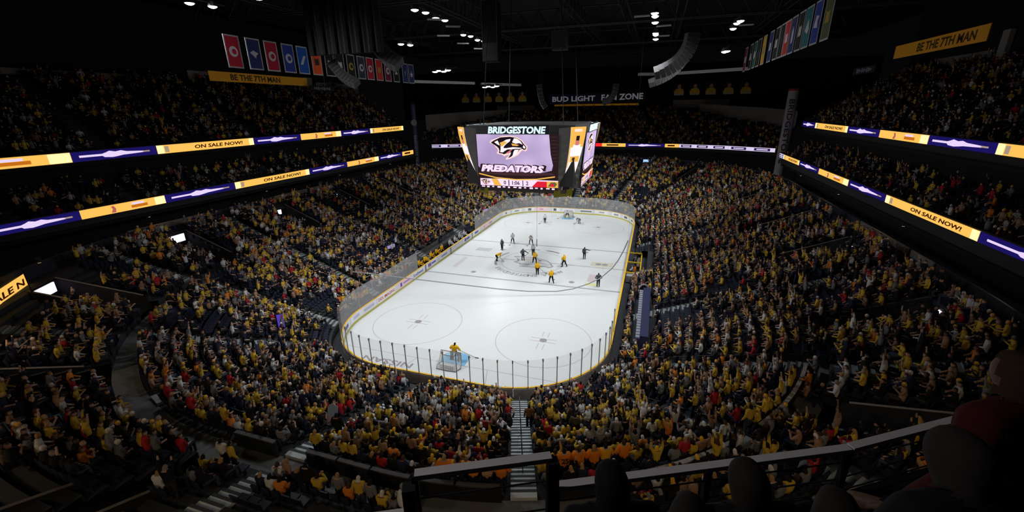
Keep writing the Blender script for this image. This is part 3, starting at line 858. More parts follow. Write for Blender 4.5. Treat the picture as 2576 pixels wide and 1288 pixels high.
# ------------------------------------------------------------------ scoreboard
sb = thing('scoreboard', (0, 0, 11), 'huge hanging four sided video scoreboard above centre ice', 'scoreboard')
SCR = mat('screen_lilac', (216, 190, 240), emit=.78, noise=0)
# rock wall picture: mottled lilac emission
nt = SCR.node_tree; bs = nt.nodes['Principled BSDF']
tc = nt.nodes.new('ShaderNodeTexCoord'); vz = nt.nodes.new('ShaderNodeTexVoronoi'); vz.inputs['Scale'].default_value = .42; vz.feature = 'SMOOTH_F1'
rp = nt.nodes.new('ShaderNodeValToRGB'); rp.color_ramp.elements[0].color = (*lin(232, 208, 250), 1); rp.color_ramp.elements[1].color = (*lin(176, 154, 204), 1)
rp.color_ramp.elements[0].position = .1; rp.color_ramp.elements[1].position = .75
nt.links.new(tc.outputs['Object'], vz.inputs['Vector']); nt.links.new(vz.outputs['Distance'], rp.inputs[0]); nt.links.new(rp.outputs[0], bs.inputs['Emission Color'])
S_DK = mat('screen_brown', (88, 58, 66), emit=.5); S_DK2 = mat('screen_dark', (60, 40, 44), emit=.45); S_W = mat('screen_white', (255, 240, 244), emit=1.0); S_P = mat('screen_pinkwhite', (255, 214, 206), emit=1.0)
S_G = mat('screen_gold', (244, 184, 84), emit=.9); S_R = mat('screen_red', (226, 36, 56), emit=.9); S_PK = mat('screen_pink', (216, 130, 130), emit=.8); S_NAVY = mat('screen_navy', (44, 30, 44), emit=.4)
S_LP = mat('screen_lilacwhite', (248, 222, 250), emit=.95); S_INK = mat('screen_ink', (60, 50, 70), emit=.3); S_TEAL = mat('sign_white', (220, 244, 248), emit=1.0); S_OLIVE = mat('sb_olive', (128, 122, 44), emit=.25)
SBG = mat('sb_shell', (86, 84, 84), .6, noise=.1); SBD = mat('sb_dark', (28, 27, 28), .6)
HW, HD = 4.95, 7.6
ZT, ZB = 18.15, 11.75
for k in range(4):
    a = k * PI / 2
    R_ = lambda x, y: (x * math.cos(a) - y * math.sin(a), x * math.sin(a) + y * math.cos(a))
    r = np.array([*R_(1, 0), 0.0]); out = np.array([*R_(0, -1), 0.0])
    top = np.array([*R_(0, -HD), ZT]); bot = np.array([*R_(0, -HD + .55), ZB])
    u = (top - bot); H = np.linalg.norm(u); u /= H; n = np.cross(r, u)
    o = (top + bot) / 2
    W = 2 * HW
    sx_ = lambda cx: (cx - 1117) / 1175 * W
    sy_ = lambda cy: (712 - cy) / 795 * H
    Q = lambda pts: [(sx_(x), sy_(y)) for x, y in pts]
    rect = lambda x0, y0, x1, y1: Q([(x0, y1), (x1, y1), (x1, y0), (x0, y0)])
    nm = ('near', 'right', 'far', 'left')[k]
    f = MB().prism(Q([(530, 1112), (1705, 1112), (1705, 315), (530, 315)]), o, r, u, .08).build('video_face', SBD, sb)
    f['label'] = 'video screen on the %s side showing a cat emblem' % nm
    lay = lambda i: o + n * (.08 + .008 * i)
    if k in (0, 1):
        MB().prism(rect(535, 318, 1705, 1108), lay(0), r, u, .006).build('screen_ground', S_DK2, f)
        MB().prism(Q([(540, 780), (600, 850), (1500, 850), (1615, 820), (1632, 745), (1600, 590), (1580, 318), (540, 318)]), lay(1), r, u, .006).build('rock_picture', SCR, f)
        for i in range(8):
            MB().prism(rect(1602 + i * 3, 350 + i * 48, 1694, 358 + i * 48), lay(1), r, u, .006).build('side_stripe', S_DK, f)
        lg = np.array(lay(3)) + r * sx_(1008) + u * sy_(508)
        logo(f, lg, r, u, 550 / 1175 * W, [S_P, S_NAVY, S_W, S_G, S_PK], t=.01)
        cw = 'PREDATORS'
        text(f, cw, 1.12, S_DK2, lay(6) + r * sx_(1045) + u * sy_(806), r, u, bold=.11, shear=.22, width=8.4)
        text(f, cw, 1.02, S_LP, lay(9) + r * sx_(1045) + u * sy_(806), r, u, bold=.06, shear=.22, width=7.8)
        arc = [(545, 890), (800, 945), (1100, 965), (1400, 950), (1660, 905)]
        MB().prism(Q([(x, y + 10) for x, y in arc] + [(x, y - 8) for x, y in arc[::-1]]), lay(6), r, u, .006).build('gold_swoosh', S_G, f)
        MB().prism(Q([(560, 850), (1600, 850), (1660, 880), (1300, 905), (900, 905), (600, 885)]), lay(5), r, u, .006).build('grey_swoosh', S_DK, f)
        # score strip
        st = MB().prism(rect(558, 962, 1705, 1066), lay(5), r, u, .006).build('score_strip', S_LP, f)
        MB().prism(Q([(770, 1064), (880, 1064), (820, 964), (730, 964)]), lay(6), r, u, .006).build('gold_block', S_G, f)
        MB().prism(Q([(1330, 1066), (1545, 1066), (1545, 980), (1410, 980)]), lay(6), r, u, .006).build('red_block', S_R, f)
        MB().prism(rect(1545, 975, 1705, 1066), lay(6), r, u, .006).build('gold_block', S_G, f)
        for px0, px1 in ((985, 998), (1195, 1206)):
            MB().prism(rect(px0, 975, px1, 1060), lay(6), r, u, .006).build('divider', S_INK, f)
        for sgs, cx in (('0', 932), ('1:06', 1096), ('2', 1262)):
            text(f, sgs, .62, S_INK, lay(7) + r * sx_(cx) + u * sy_(1015), r, u, bold=.02)
        logo(f, lay(7) + r * sx_(640) + u * sy_(1015), r, u, 1.2, [S_PK, S_NAVY, S_W, S_G, S_PK], t=.004, name='strip_emblem')
        MB().prism(Q([(1560, 1050), (1600, 990), (1660, 985), (1690, 1010), (1660, 1055)]), lay(7), r, u, .006).build('strip_emblem', mat('screen_green', (110, 120, 70), emit=.6), f)
        MB().prism(Q([(1590, 1050), (1610, 1000), (1650, 1015), (1640, 1055)]), lay(8), r, u, .006).build('strip_emblem', S_R, f)
        for i in range(14):
            x0 = 575 + i * 80
            MB().prism(rect(x0, 1074, x0 + 50 - (i % 3) * 10, 1092 + (i % 2) * 6), lay(6), r, u, .006).build('footer_mark', S_LP, f)
    # lettered sign above the face
    sg = MB().prism([(-3.5, -.05), (3.7, -.05), (3.7, .98), (-3.5, .98)], top + r * .25 + u * .02 + n * .05, r, u, .1).build('top_sign', mat('sb_sign_back', (16, 20, 30), .6), sb)
    text(sg, 'BRIDGESTONE', 1.02, S_TEAL, top + r * .1 + u * .45 + n * .16, r, u, bold=.04, shear=.16, width=6.9, extrude=.03)
    # corner piece: grey flanks and a curved tapering screen
    c0 = np.array([*R_(HW, -HD), 0.0]); c1 = np.array([*R_(HD, -HW), 0.0]); mid = (c0 + c1) / 2; cr = (c1 - c0) / np.linalg.norm(c1 - c0); co = mid / np.linalg.norm(mid)
    NS = 8
    L_, R2 = [], []
    vs = []
    for i in range(NS + 1):
        q = i / NS                     # 0 top, 1 bottom
        z = ZT + .75 - q * (ZT + .75 - ZB + .15)
        bulge = 1.15 - 2.3 * q ** 1.5
        hw = 1.02 - .5 * q ** 1.3
        base = mid + co * bulge
        vs += [tuple(base - cr * hw + np.array([0, 0, z])), tuple(base + cr * hw + np.array([0, 0, z]))]
    scr_ = MB()
    for i in range(NS):
        scr_.add([vs[2 * i], vs[2 * i + 2], vs[2 * i + 3], vs[2 * i + 1]], [(0, 1, 2, 3)], 0)
    cn = thing('corner_screen_unit', tuple(mid + np.array([0, 0, ZB])), None, None); cn.parent = sb; cn.matrix_parent_inverse = world_of(sb).inverted()
    cn['label'] = 'curved tapering corner screen with a player picture, %s corner' % ('near right', 'far right', 'far left', 'near left')[k]
    # backing flanks
    e0 = np.array([*R_(HW + .02, -HD + .1), 0.0]); e1 = np.array([*R_(HD - .1, -HW - .02), 0.0])
    for side, e in ((0, e0), (1, e1)):
        fl = MB()
        for i in range(NS):
            zq = [ZT + .6 - j / NS * (ZT + .6 - ZB) for j in (i, i + 1)]
            inn = [e * (1 - .07 * (j / NS)) for j in (i, i + 1)]
            fl.add([vs[2 * i + side], vs[2 * i + 2 + side], (inn[1][0], inn[1][1], zq[1]), (inn[0][0], inn[0][1], zq[0])], [(0, 1, 2, 3)])
        fl.build('grey_flank', SBG, cn)
    scr_.build('curved_screen', [S_W], cn)

    def cpt(q, s, lift=.03):
        i = min(NS - 1, int(q * NS)); fr = q * NS - i
        a = np.array(vs[2 * i]) * (1 - fr) + np.array(vs[2 * i + 2]) * fr; b2 = np.array(vs[2 * i + 1]) * (1 - fr) + np.array(vs[2 * i + 3]) * fr
        return (a + b2) / 2 + (b2 - a) / 2 * s + co * lift

    def patch(q0, q1, s0, s1, m, nme, lift):
        bb = MB(); nq = 6
        for i in range(nq):
            qa, qb = q0 + (q1 - q0) * i / nq, q0 + (q1 - q0) * (i + 1) / nq
            bb.add([cpt(qa, s0, lift), cpt(qb, s0, lift), cpt(qb, s1, lift), cpt(qa, s1, lift)], [(0, 1, 2, 3)])
        bb.build(nme, m, cn)
    patch(0, .30, -1, 1, S_G, 'gold_ground', .03)
    patch(.30, .62, -1, -.82, S_G, 'gold_ground', .03)
    patch(.2, .27, -.25, .3, S_PK, 'pictured_face', .06)
    patch(.13, .2, -.2, .25, S_NAVY, 'pictured_cap', .06)
    patch(.26, .34, -.5, .6, S_W, 'pictured_shoulders', .05)
    patch(.44, .53, -.7, .8, S_G, 'pictured_chest_band', .05)
    patch(.46, .51, -.35, .1, S_DK, 'pictured_letter', .07)
    patch(.03, .07, -.5, .5, S_P, 'gold_header', .05)
    patch(.72, 1.0, -1, 1, S_NAVY, 'dark_lower', .03)
    patch(.72, .76, -.6, .8, S_LP, 'pictured_stripe', .05)
# inner body, lower ring and hangers
b = MB(); b.box((0, 0, 15.6), (13.2, 13.2, 6.9)); b.build('body', SBD, sb)
b = MB(); b.box((0, 0, 11.35), (11.0, 11.0, .5), rz=PI / 4 * 0); b.build('lower_deck', mat('sb_lower', (70, 66, 66), .6), sb)
b = MB()
for k in range(4):
    a = PI / 4 + k * PI / 2 - PI / 2
    c = (7.3 * math.cos(a), 7.3 * math.sin(a), 11.3)
    b.box(c, (.12, 2.6, 1.2), rz=a)
b.build('olive_under_panel', S_OLIVE, sb)
b = MB()
for sx in (-5, 5):
    for sy in (-5, 5):
        b.tube([(sx, sy, 18.2), (sx * .8, sy * .8, 35.5)], .05, 5)
b.build('hanger_cable', BLACK, sb)

# ------------------------------------------------------------------ hung banners
B_SP = {'R': (176, 26, 50), 'N': (42, 50, 104), 'B': (40, 62, 150), 'L': (26, 84, 176), 'O': (236, 92, 40), 'K': (24, 26, 24), 'S': (52, 58, 76), 'M': (120, 24, 56), 'G': (28, 92, 70), 'Y': (206, 164, 40), 'T': (20, 110, 116), 'C': (86, 96, 60), 'D': (200, 50, 44)}
EDGE = mat('banner_edge', (176, 176, 180), .8)
LB = [(-20.3, 'R', 'white ring'), (-17.8, 'N', 'white wing'), (-15.5, 'R', 'white ring letter'), (-13.1, 'B', 'round patch'), (-10.9, 'L', 'slanted word'), (-8.6, 'O', 'dark letter'), (-6.2, 'K', 'pale stripe'), (-4.2, 'K', 'faint mark'), (-1.9, 'K', 'gold ring'),
      (.4, 'S', 'pale disc'), (2.5, 'R', 'white wheel'), (4.8, 'D', 'gold cat'), (7.1, 'M', 'letter patch'), (9.5, 'K', 'white peak'), (12.3, 'N', 'lightning bolt'), (14.3, 'N', 'leaf')]
RB = [(13.9, 'M', 'pale mark'), (10.2, 'K', 'faint mark'), (7.6, 'G', 'white stripe'), (5.2, 'K', 'dark field'), (2.6, 'Y', 'gold field'), (-.6, 'N', 'white arrow'), (-3.2, 'K', 'grey note'), (-5.2, 'K', 'dark letter'), (-7.0, 'D', 'pale letter'), (-9.0, 'N', 'white figure'), (-11.2, 'K', 'grey word'), (-13.2, 'T', 'shark fin'), (-15.4, 'B', 'white whale'), (-17.8, 'C', 'gold hook')]
CN = {'R': 'red', 'N': 'navy', 'B': 'blue', 'L': 'bright blue', 'O': 'orange', 'K': 'black', 'S': 'slate', 'M': 'maroon', 'G': 'green', 'Y': 'gold', 'T': 'teal', 'C': 'olive', 'D': 'scarlet'}
EMB = {'white ring': [(0, .0, .42, 12)], 'round patch': [(0, 0, .5, 14)], 'white ring letter': [(0, 0, .48, 12)]}
for side, lst in ((-1, LB), (1, RB)):
    for k, (y, c, em) in enumerate(lst):
        X = side * 26.0; wd = 1.75; z0, z1 = 25.2, 28.25
        r = np.array([0, 1.0, 0]) if side < 0 else np.array([0, -1.0, 0]); u = np.array([0, 0, 1.0])
        bn = thing('hanging_banner', (X, y + .9 * (1 if side < 0 else -1) * 0 + .88, z0), '%s banner with %s emblem, %s from the near end, %s row' % (CN[c], em, (ORD[k + 1] if side < 0 else ORD[len(lst) - k]), 'left' if side < 0 else 'right'), 'banner', group='%s row of hanging team banners' % ('left' if side < 0 else 'right'))
        o = np.array([X, y + .88, (z0 + z1) / 2]); h = (z1 - z0) / 2
        MB().prism([(-wd / 2, -h), (wd / 2, -h), (wd / 2, h), (-wd / 2, h)], o, r, u, .02).build('border', EDGE, bn)
        n = np.cross(r, u)
        MB().prism([(-wd / 2 + .13, -h + .13), (wd / 2 - .13, -h + .13), (wd / 2 - .13, h - .13), (-wd / 2 + .13, h - .13)], o + n * .02, r, u, .012).build('cloth', mat('banner_' + c, B_SP[c], .85), bn)
        ec = mat('banner_emblem_gold', (170, 140, 60), .8) if ('gold' in em) else mat('banner_emblem_dark', (50, 48, 50), .8) if 'dark' in em else mat('banner_emblem', (196, 192, 200), .8)
        e = o + n * .034
        if 'ring' in em or 'disc' in em or 'patch' in em or 'wheel' in em:
            MB().prism([(.5 * math.cos(2 * PI * i / 14), .5 * math.sin(2 * PI * i / 14)) for i in range(14)], e, r, u, .01).build('emblem', ec, bn)
            MB().prism([(.26 * math.cos(2 * PI * i / 14) + .06, .26 * math.sin(2 * PI * i / 14)) for i in range(14)], e + n * .011, r, u, .006).build('emblem_centre', mat('banner_' + c, B_SP[c], .85), bn)
        else:
            pts = {'white wing': [(-.55, .1), (-.1, .35), (.5, .1), (.2, -.1), (.1, -.4), (-.2, -.15)], 'slanted word': [(-.5, -.5), (-.1, -.5), (.5, .5), (.1, .5)], 'leaf': [(-.15, -.5), (.15, -.5), (.45, 0), (.15, .1), (0, .55), (-.15, .1), (-.45, 0)],
                   'lightning bolt': [(-.3, -.5), (.2, .05), (0, .1), (.3, .55), (-.2, .05), (0, 0)], 'white peak': [(-.4, -.35), (0, .5), (.4, -.35)], 'shark fin': [(-.5, -.2), (.1, .6), (.5, -.2), (.2, -.5)],
                   'white whale': [(-.5, -.3), (-.2, .5), (.5, .4), (.2, .1), (.4, -.4)], 'white figure': [(-.2, -.7), (.25, -.6), (.3, .2), (.05, .7), (-.25, .3)]}.get(em, [(-.4, -.4), (.4, -.35), (.35, .4), (-.1, .3), (-.35, .45)])
            MB().prism(pts, e, r, u, .01).build('emblem', ec, bn)

# gold signs on both sides
for side in (-1, 1):
    X = side * 37.0; r = np.array([0, -1.0 * side, 0]); u = np.array([0, 0, 1.0]); n = np.cross(r, u)
    y0, y1 = (-13.8, 2.4) if side < 0 else (-13.6, -.2); z0, z1 = (24.6, 25.75) if side < 0 else (25.0, 26.15)
    o = np.array([X, (y0 + y1) / 2, (z0 + z1) / 2])
    g = thing('gold_sign', (X, (y0 + y1) / 2, z0), 'long gold hanging sign with dark lettering above the %s upper tier' % ('left' if side < 0 else 'right'), 'sign')
    MB().prism([(-(y1 - y0) / 2, -.57), ((y1 - y0) / 2, -.57), ((y1 - y0) / 2, .57), (-(y1 - y0) / 2, .57)], o, r, u, .06).build('sign_panel', mat('sign_gold', (238, 168, 40), .7), g)
    text(g, 'BE THE 7TH MAN', .95, mat('sign_dark', (70, 50, 20), .7), o + n * .062 + r * (-1.2 if side < 0 else 1.4), r, u, bold=.03, width=8.0)
for side in (-1, 1):
    o = MB().box((side * 36.2, 1.5 + (3.2 if side < 0 else 2.5), 24.3), (.1, 5.5, .7)).build('small_sign', mat('sign_black', (18, 22, 34), .7)); tag(o, 'small dark sign with pale script beside the %s gold sign' % ('left' if side < 0 else 'right'), 'sign')
    text(o, 'abcdefg'[:0] or '~~~~~', .5, mat('sign_pale', (120, 124, 130), .7), (side * 36.13, 4.7 if side < 0 else 4.0, 24.3), (0, -side, 0), (0, 0, 1), width=4.2) if False else None
    for i in range(9):
        MB().box((side * 36.13, (2.9 if side < 0 else 2.2) + i * .42, 24.3), (.03, .3, .22 + .12 * (i % 3))).build('script_stroke', mat('sign_pale', (120, 124, 130), .7), o)

# ------------------------------------------------------------------ far end sign and portrait banners
fs = thing('lettered_sign', (0, 64, 21.7), 'wide dark sign with pale block letters hung above the far stand', 'sign')
MB().box((-6.2, 64, 22.95), (13.4, .12, 2.5)).build('sign_panel', mat('sign_blue', (22, 26, 70), .7), fs)
MB().box((6.3, 64, 23.15), (11.5, .12, 2.5)).build('sign_panel', mat('sign_night', (16, 17, 24), .7), fs)
SGL = mat('sign_letters', (190, 190, 200), .7, emit=.16)  # faint emission added to brighten the letters
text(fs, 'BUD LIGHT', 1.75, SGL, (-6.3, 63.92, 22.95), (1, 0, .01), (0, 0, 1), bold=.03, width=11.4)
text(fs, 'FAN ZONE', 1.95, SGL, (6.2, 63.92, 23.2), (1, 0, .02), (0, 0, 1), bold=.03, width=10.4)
PORT = [(-37.4, 'left'), (-34.0, 'left'), (-30.5, 'left'), (-27.2, 'left'), (-23.8, 'left'), (-20.4, 'left'), (19.8, 'right'), (23.4, 'right'), (27.0, 'right'), (30.9, 'right'), (34.6, 'right')]
for k, (x, sd_) in enumerate(PORT):
    z = 23.8 if sd_ == 'left' else 24.6
    pb = thing('portrait_banner', (x, 64, z - 1.4), 'dark banner with gold jersey portrait, %s from left, %s of wide sign' % (ORD[k + 1] if sd_ == 'left' else ORD[k - 5], sd_), 'banner', group='player portraits at the far end')
    r, u = (1, 0, 0), (0, 0, 1)
    MB().box((x, 64, z), (2.5, .06, 3.0)).build('cloth', mat('portrait_ground', (26, 26, 36), .8), pb)
    MB().prism([(-1.1, -1.3), (1.1, -1.3), (1.15, -.5), (.8, .1), (.3, .25), (-.3, .25), (-.8, .1), (-1.15, -.5)], (x, 63.96, z), r, u, .02).build('pictured_jersey', mat('portrait_gold', (206, 164, 40), .8), pb)
    MB().prism([(.42 * math.cos(i * PI / 5), .52 * math.sin(i * PI / 5)) for i in range(10)], (x, 63.94, z + .65), r, u, .02).build('pictured_face', mat('portrait_skin', (176, 128, 108), .8), pb)
    MB().prism([(-1.0, -1.3), (1.0, -1.3), (1.0, -.85), (-1.0, -.85)], (x, 63.93, z), r, u, .02).build('pictured_arms', mat('portrait_pale', (176, 166, 140), .8), pb)

# ------------------------------------------------------------------ ceiling, trusses, catwalks
CEIL = mat('ceiling_black', (10, 10, 12), .9, noise=.3, scale=.3)
tag(MB().box((0, 8, 36.5), (120, 150, .3)).build('ceiling', CEIL), 'black arena ceiling', 'ceiling', kind='structure')
TRUSS = mat('truss_grey', (40, 42, 46), .7)


def truss(p0, p1, h, label):
    p0, p1 = Vector(p0), Vector(p1); n = max(3, int((p1 - p0).length / 3)); t = (p1 - p0).normalized(); s = t.cross(Vector((0, 0, 1))) * .5
    o = thing('roof_truss', tuple((p0 + p1) / 2), label, 'truss')
    MB().tube([p0 + s, p1 + s], .09, 4).tube([p0 - s, p1 - s], .09, 4).build('bottom_chord', TRUSS, o)
    MB().tube([p0 + Vector((0, 0, h)), p1 + Vector((0, 0, h))], .1, 4).build('top_chord', TRUSS, o)
    w_ = MB()
    for i in range(n):
        a = p0 + (p1 - p0) * i / n; c = p0 + (p1 - p0) * (i + .5) / n + Vector((0, 0, h)); e = p0 + (p1 - p0) * (i + 1) / n
        for q in (s, -s):
            w_.tube([a + q, c], .05, 4, cap=False).tube([c, e + q], .05, 4, cap=False)
    w_.build('lattice', TRUSS, o)


for k, x in enumerate((-30, -12, 3, 10, 17, 30)):
    truss((x, -30, 32.9), (x, 60, 33), 2.4, 'long dark roof truss running lengthwise, %s from the left' % ORD[k + 1])
for k, y in enumerate((-8, 14, 36, 58)):
    truss((-44, y, 32.2), (44, y, 32.2), 2.4, 'dark crosswise roof truss, %s from the near end' % ORD[k + 1])
CATW = mat('catwalk_pale', (196, 196, 200), .6)
for k, (a, c, lab) in enumerate([((-30, 22.6, 26.0), (-22.5, 35, 26.0), 'pale straight beam left of the scoreboard under the lamps'), ((-21.5, 36.5, 25.9), (-15.5, 46, 25.9), 'second pale beam left of centre near the far lamps'),
                                 ((11.0, 38, 26.8), (14.5, 39.5, 26.8), 'short pale beam right of centre below the speaker array'), ((17.8, 36, 26.6), (29, 30.5, 26.6), 'long pale beam beneath the right banner row')]):
    o = thing('catwalk_beam', a, lab, 'beam'); t = Vector(c) - Vector(a)
    MB().box(tuple((Vector(a) + Vector(c)) / 2), (t.length, .5, .5), rz=math.atan2(t.y, t.x)).build('beam', CATW, o)
    hb = MB()
    for q in (.1, .9):
        p_ = Vector(a) + t * q; hb.tube([p_ + Vector((0, 0, .2)), p_ + Vector((0, 0, 10))], .03, 4)
    hb.build('hanger', BLACK, o)
b = MB()
for k, (a, c) in enumerate([((8.5, 3, 33), (8.5, 3, 28)), ]):
    pass

# floodlight fixtures
HOT = mat('lamp_lens', (246, 250, 255), emit=14.0)
HOUS = mat('lamp_housing', (70, 74, 76), .5)
CLUST = [(1, .6), (4, 0.5), (4, .45), (2, .5), (4, .6), (4, .7), (3, .42), (3, .42), (3, .42), (2, .5), (2, .5), (2, .5)]
FL_NAMES = ['near left, above the top edge', 'bright cluster high left of the hanging box', 'pair beside the tall hanging box', 'small pair by the left speaker column', 'long lamp left of the pale beams', 'long lamp above the far left stand',
            'upper lamps in line with the right speaker', 'second lamps in line with the right speaker', 'slanted row near the right banners', 'large lamp left of the right banners', 'near right, above the top edge', 'outer left, at the top edge']
for i, ((p, a, _w), (n, s)) in enumerate(zip(FLOODS, CLUST)):
    f = thing('floodlight', p, 'white glowing floodlight, ' + FL_NAMES[i], 'floodlight', group='rink floodlights')
    long_ = i in (4, 5)
    dirv = (Vector((a[0], a[1], 0)) - Vector(p)).normalized(); side = dirv.cross(Vector((0, 0, 1))).normalized()
    ax = Vector((0, 1, 0)) if i not in (4, 5) else Vector((1, 0, 0))
    for k in range(n):
        c = Vector(p) + ax * (k - (n - 1) / 2) * (s * 1.25 if long_ else 2.3) + Vector((0, 0, .15 * (k % 2)))
        MB().tube([c, c - Vector((0, 0, .3)), c - Vector((0, 0, .45))], [s * .5, s * .8, s * .9], 10).build('housing', HOUS, f)
        MB().tube([c - Vector((0, 0, .44)), c - Vector((0, 0, .52)), c - Vector((0, 0, .6))], [s * .8, s * .66, s * .3], 10).build('lens', HOT, f)
    hb = MB(); hb.tube([Vector(p) - ax * 2.5, Vector(p) + ax * 2.5], .06, 4); hb.tube([p, (p[0], p[1], 36.34)], .03, 4); hb.build('hanger_bar', TRUSS, f)
SLENS = mat('soffit_lens', (255, 214, 160), emit=2.0)
for k, (x, y, z, _w) in enumerate(SOFFIT_LAMPS):
    o = thing('soffit_light', (x, y, z), 'small warm downlight under the deck edge, %s counted round from the near left corner' % ORD[k + 1], 'downlight', group='warm downlights under the decks')
    MB().tube([(x, y, z - .08), (x, y, z + .25)], .16, 10).build('housing', BLACK, o)
    MB().tube([(x, y, z - .1), (x, y, z - .07)], .11, 10).build('lens', SLENS, o)
    if 10.5 < z < 12: MB().tube([(x * 1.02, y * 1.02, z + .2), (x * 1.02, y * 1.02, 8.2)], .04, 5).build('stem', BLACK, o)
o = thing('house_light', HOUSE, 'single house light hung above the foreground deck', 'house light')
MB().tube([(HOUSE[0], HOUSE[1], HOUSE[2] + .5), (HOUSE[0], HOUSE[1], HOUSE[2] + .12)], [.15, .3], 10).build('housing', BLACK, o)
MB().tube([(HOUSE[0], HOUSE[1], HOUSE[2] + .1), (HOUSE[0], HOUSE[1], HOUSE[2] + .14)], .24, 10).build('lens', SLENS, o)
MB().tube([(HOUSE[0], HOUSE[1], HOUSE[2] + .5), (HOUSE[0], HOUSE[1], 36.3)], .03, 4).build('stem', BLACK, o)
# unlit reflector fins beside the left lamps
for k, (x, y, z) in enumerate([(-7.5, -11.2, 29.7), (-6.2, -9.6, 29.2), (-10.5, -3.2, 29.4), (-9.8, 1.0, 29.0), (-8.9, 4.4, 28.7), (15.0, -2.5, 29.0), (15.0, 4.2, 28.9), (12.9, -7, 29.3), (23.8, 3.4, 29.4)]):
    o = MB().box((x, y, z), (1.5, .35, .12), rz=.5 if x < 0 else 0).build('reflector_fin', mat('fin_pale', (170, 176, 176), .4)); tag(o, '%s pale reflector fin among the %s lamps' % (ORD[k + 1], 'left' if x < 0 else 'right'), 'reflector')
    MB().tube([(x, y, z), (x, y, 36.34)], .02, 4).build('hanger', BLACK, o)

# ------------------------------------------------------------------ speakers and hanging boxes
SPK = mat('speaker_grey', (64, 64, 66), .7); SPKD = mat('speaker_grille', (34, 34, 36), .9)


def line_array(pts, wd, dp, label, hang):
    o = thing('speaker_array', pts[0], label, 'speaker array')
    for i in range(len(pts) - 1):
        a, c = Vector(pts[i]), Vector(pts[i + 1]); t = (c - a); L = t.length; t.normalize()
        s = Vector((0.92, .39, 0)); n = s.cross(t).normalized(); s = t.cross(n)
        R = [[s[j], n[j], t[j]] for j in range(3)]
        cab = MB().box(tuple((a + c) / 2), (wd, dp, L * .94), R=R).build('cabinet', SPK, o)
        MB().box(tuple((a + c) / 2 - n * (dp / 2)), (wd * .9, .03, L * .7), R=R).build('grille', SPKD, cab)
    MB().tube([pts[0], (pts[0][0], pts[0][1], hang)], .05, 4).tube([(pts[0][0] + .6, pts[0][1], pts[0][2]), (pts[0][0] + .6, pts[0][1], hang)], .04, 4).build('rigging', BLACK, o)


def bez(p0, p1, p2, p3, n):
    return [tuple(Vector(p0) * (1 - t) ** 3 + 3 * Vector(p1) * t * (1 - t) ** 2 + 3 * Vector(p2) * t * t * (1 - t) + Vector(p3) * t ** 3) for t in [i / n for i in range(n + 1)]]


line_array(bez((18.2, 2, 28.7), (18.2, 2, 26.6), (17.0, 2, 25.2), (14.4, 2, 24.6), 12), 1.5, .8, 'curved grey speaker array hanging right of centre', 33)
line_array(bez((18.0, 14, 27.0), (17.4, 14, 25.8), (16.0, 14, 24.6), (13.6, 14, 24.0), 8), 1.1, .7, 'smaller curved speaker array behind the right one', 33)
line_array(bez((-16.2, -10, 30.5), (-16.2, -10, 28.5), (-15.0, -10, 26.6), (-12.8, -10, 25.7), 12), 1.6, .9, 'dark curved speaker array hanging left of the lamps', 33)
line_array(bez((-21.9, -10, 26.4), (-21.2, -10, 25.2), (-20.4, -10, 24.4), (-18.7, -10, 23.9), 9), 1.1, .7, 'curved grey speaker array in front of the left banners', 33)
line_array(bez((-8.0, 34, 25.3), (-7.8, 34, 23.2), (-7.4, 34, 21.6), (-6.6, 34, 20.9), 7), 1.0, .7, 'thin curved speaker array left of the wide far sign', 33)
line_array(bez((7.2, 34, 25.0), (7.2, 34, 23.0), (6.4, 34, 22.0), (4.8, 34, 21.6), 7), 1.0, .7, 'thin curved speaker array crossing the wide far sign', 33)
# tall hanging box
hbx = thing('hanging_box', (-5.4, 0, 26.5), 'tall dark rectangular box hanging above the scoreboard', 'hanging box')
MB().box((-5.4, 0, 29.9), (1.9, 1.6, 6.8)).build('body', mat('hang_dark', (16, 16, 18), .7), hbx)
MB().box((-5.4, -.82, 27.6), (1.8, .06, 2.0)).build('lower_panel', mat('hang_grey', (70, 70, 72), .7), hbx)
e = MB()
for q in (-.97, .97):
    e.box((-5.4 + q, -.82, 29.9), (.06, .06, 6.8))
e.box((-5.4, -.82, 33.3), (1.9, .06, .06)).build('edge_strip', mat('hang_edge', (96, 96, 98), .6), hbx)
h2 = thing('hanging_cluster', (3.3, 0, 27.5), 'square grey box hanging on a single cable above the scoreboard', 'hanging box')
MB().box((3.3, 0, 28.5), (1.8, 1.4, 2.1)).build('body', mat('hang_mid', (62, 61, 62), .7), h2)
MB().box((3.3, -.72, 28.5), (1.5, .05, 1.7)).build('grille', mat('hang_mid2', (50, 49, 50), .9), h2)
MB().tube([(2.5, 0, 29.5), (3.3, 0, 30.8), (4.1, 0, 29.5)], .05, 4).tube([(3.3, 0, 30.8), (3.3, 0, 36)], .05, 4).build('bridle', mat('hang_edge', (96, 96, 98), .6), h2)
dc = thing('curtain_box', (-18.5, -14, 27), 'large black ribbed curtain box hanging left of the lamps', 'curtain')
for k in range(12):
    MB().tube([(-22.6 + k * .78, -12 + .25 * (k % 2), 26.9), (-22.6 + k * .78, -12 + .25 * (k % 2), 36)], .42, 8).build('curtain_fold', mat('curtain', (5, 5, 6), .9), dc)

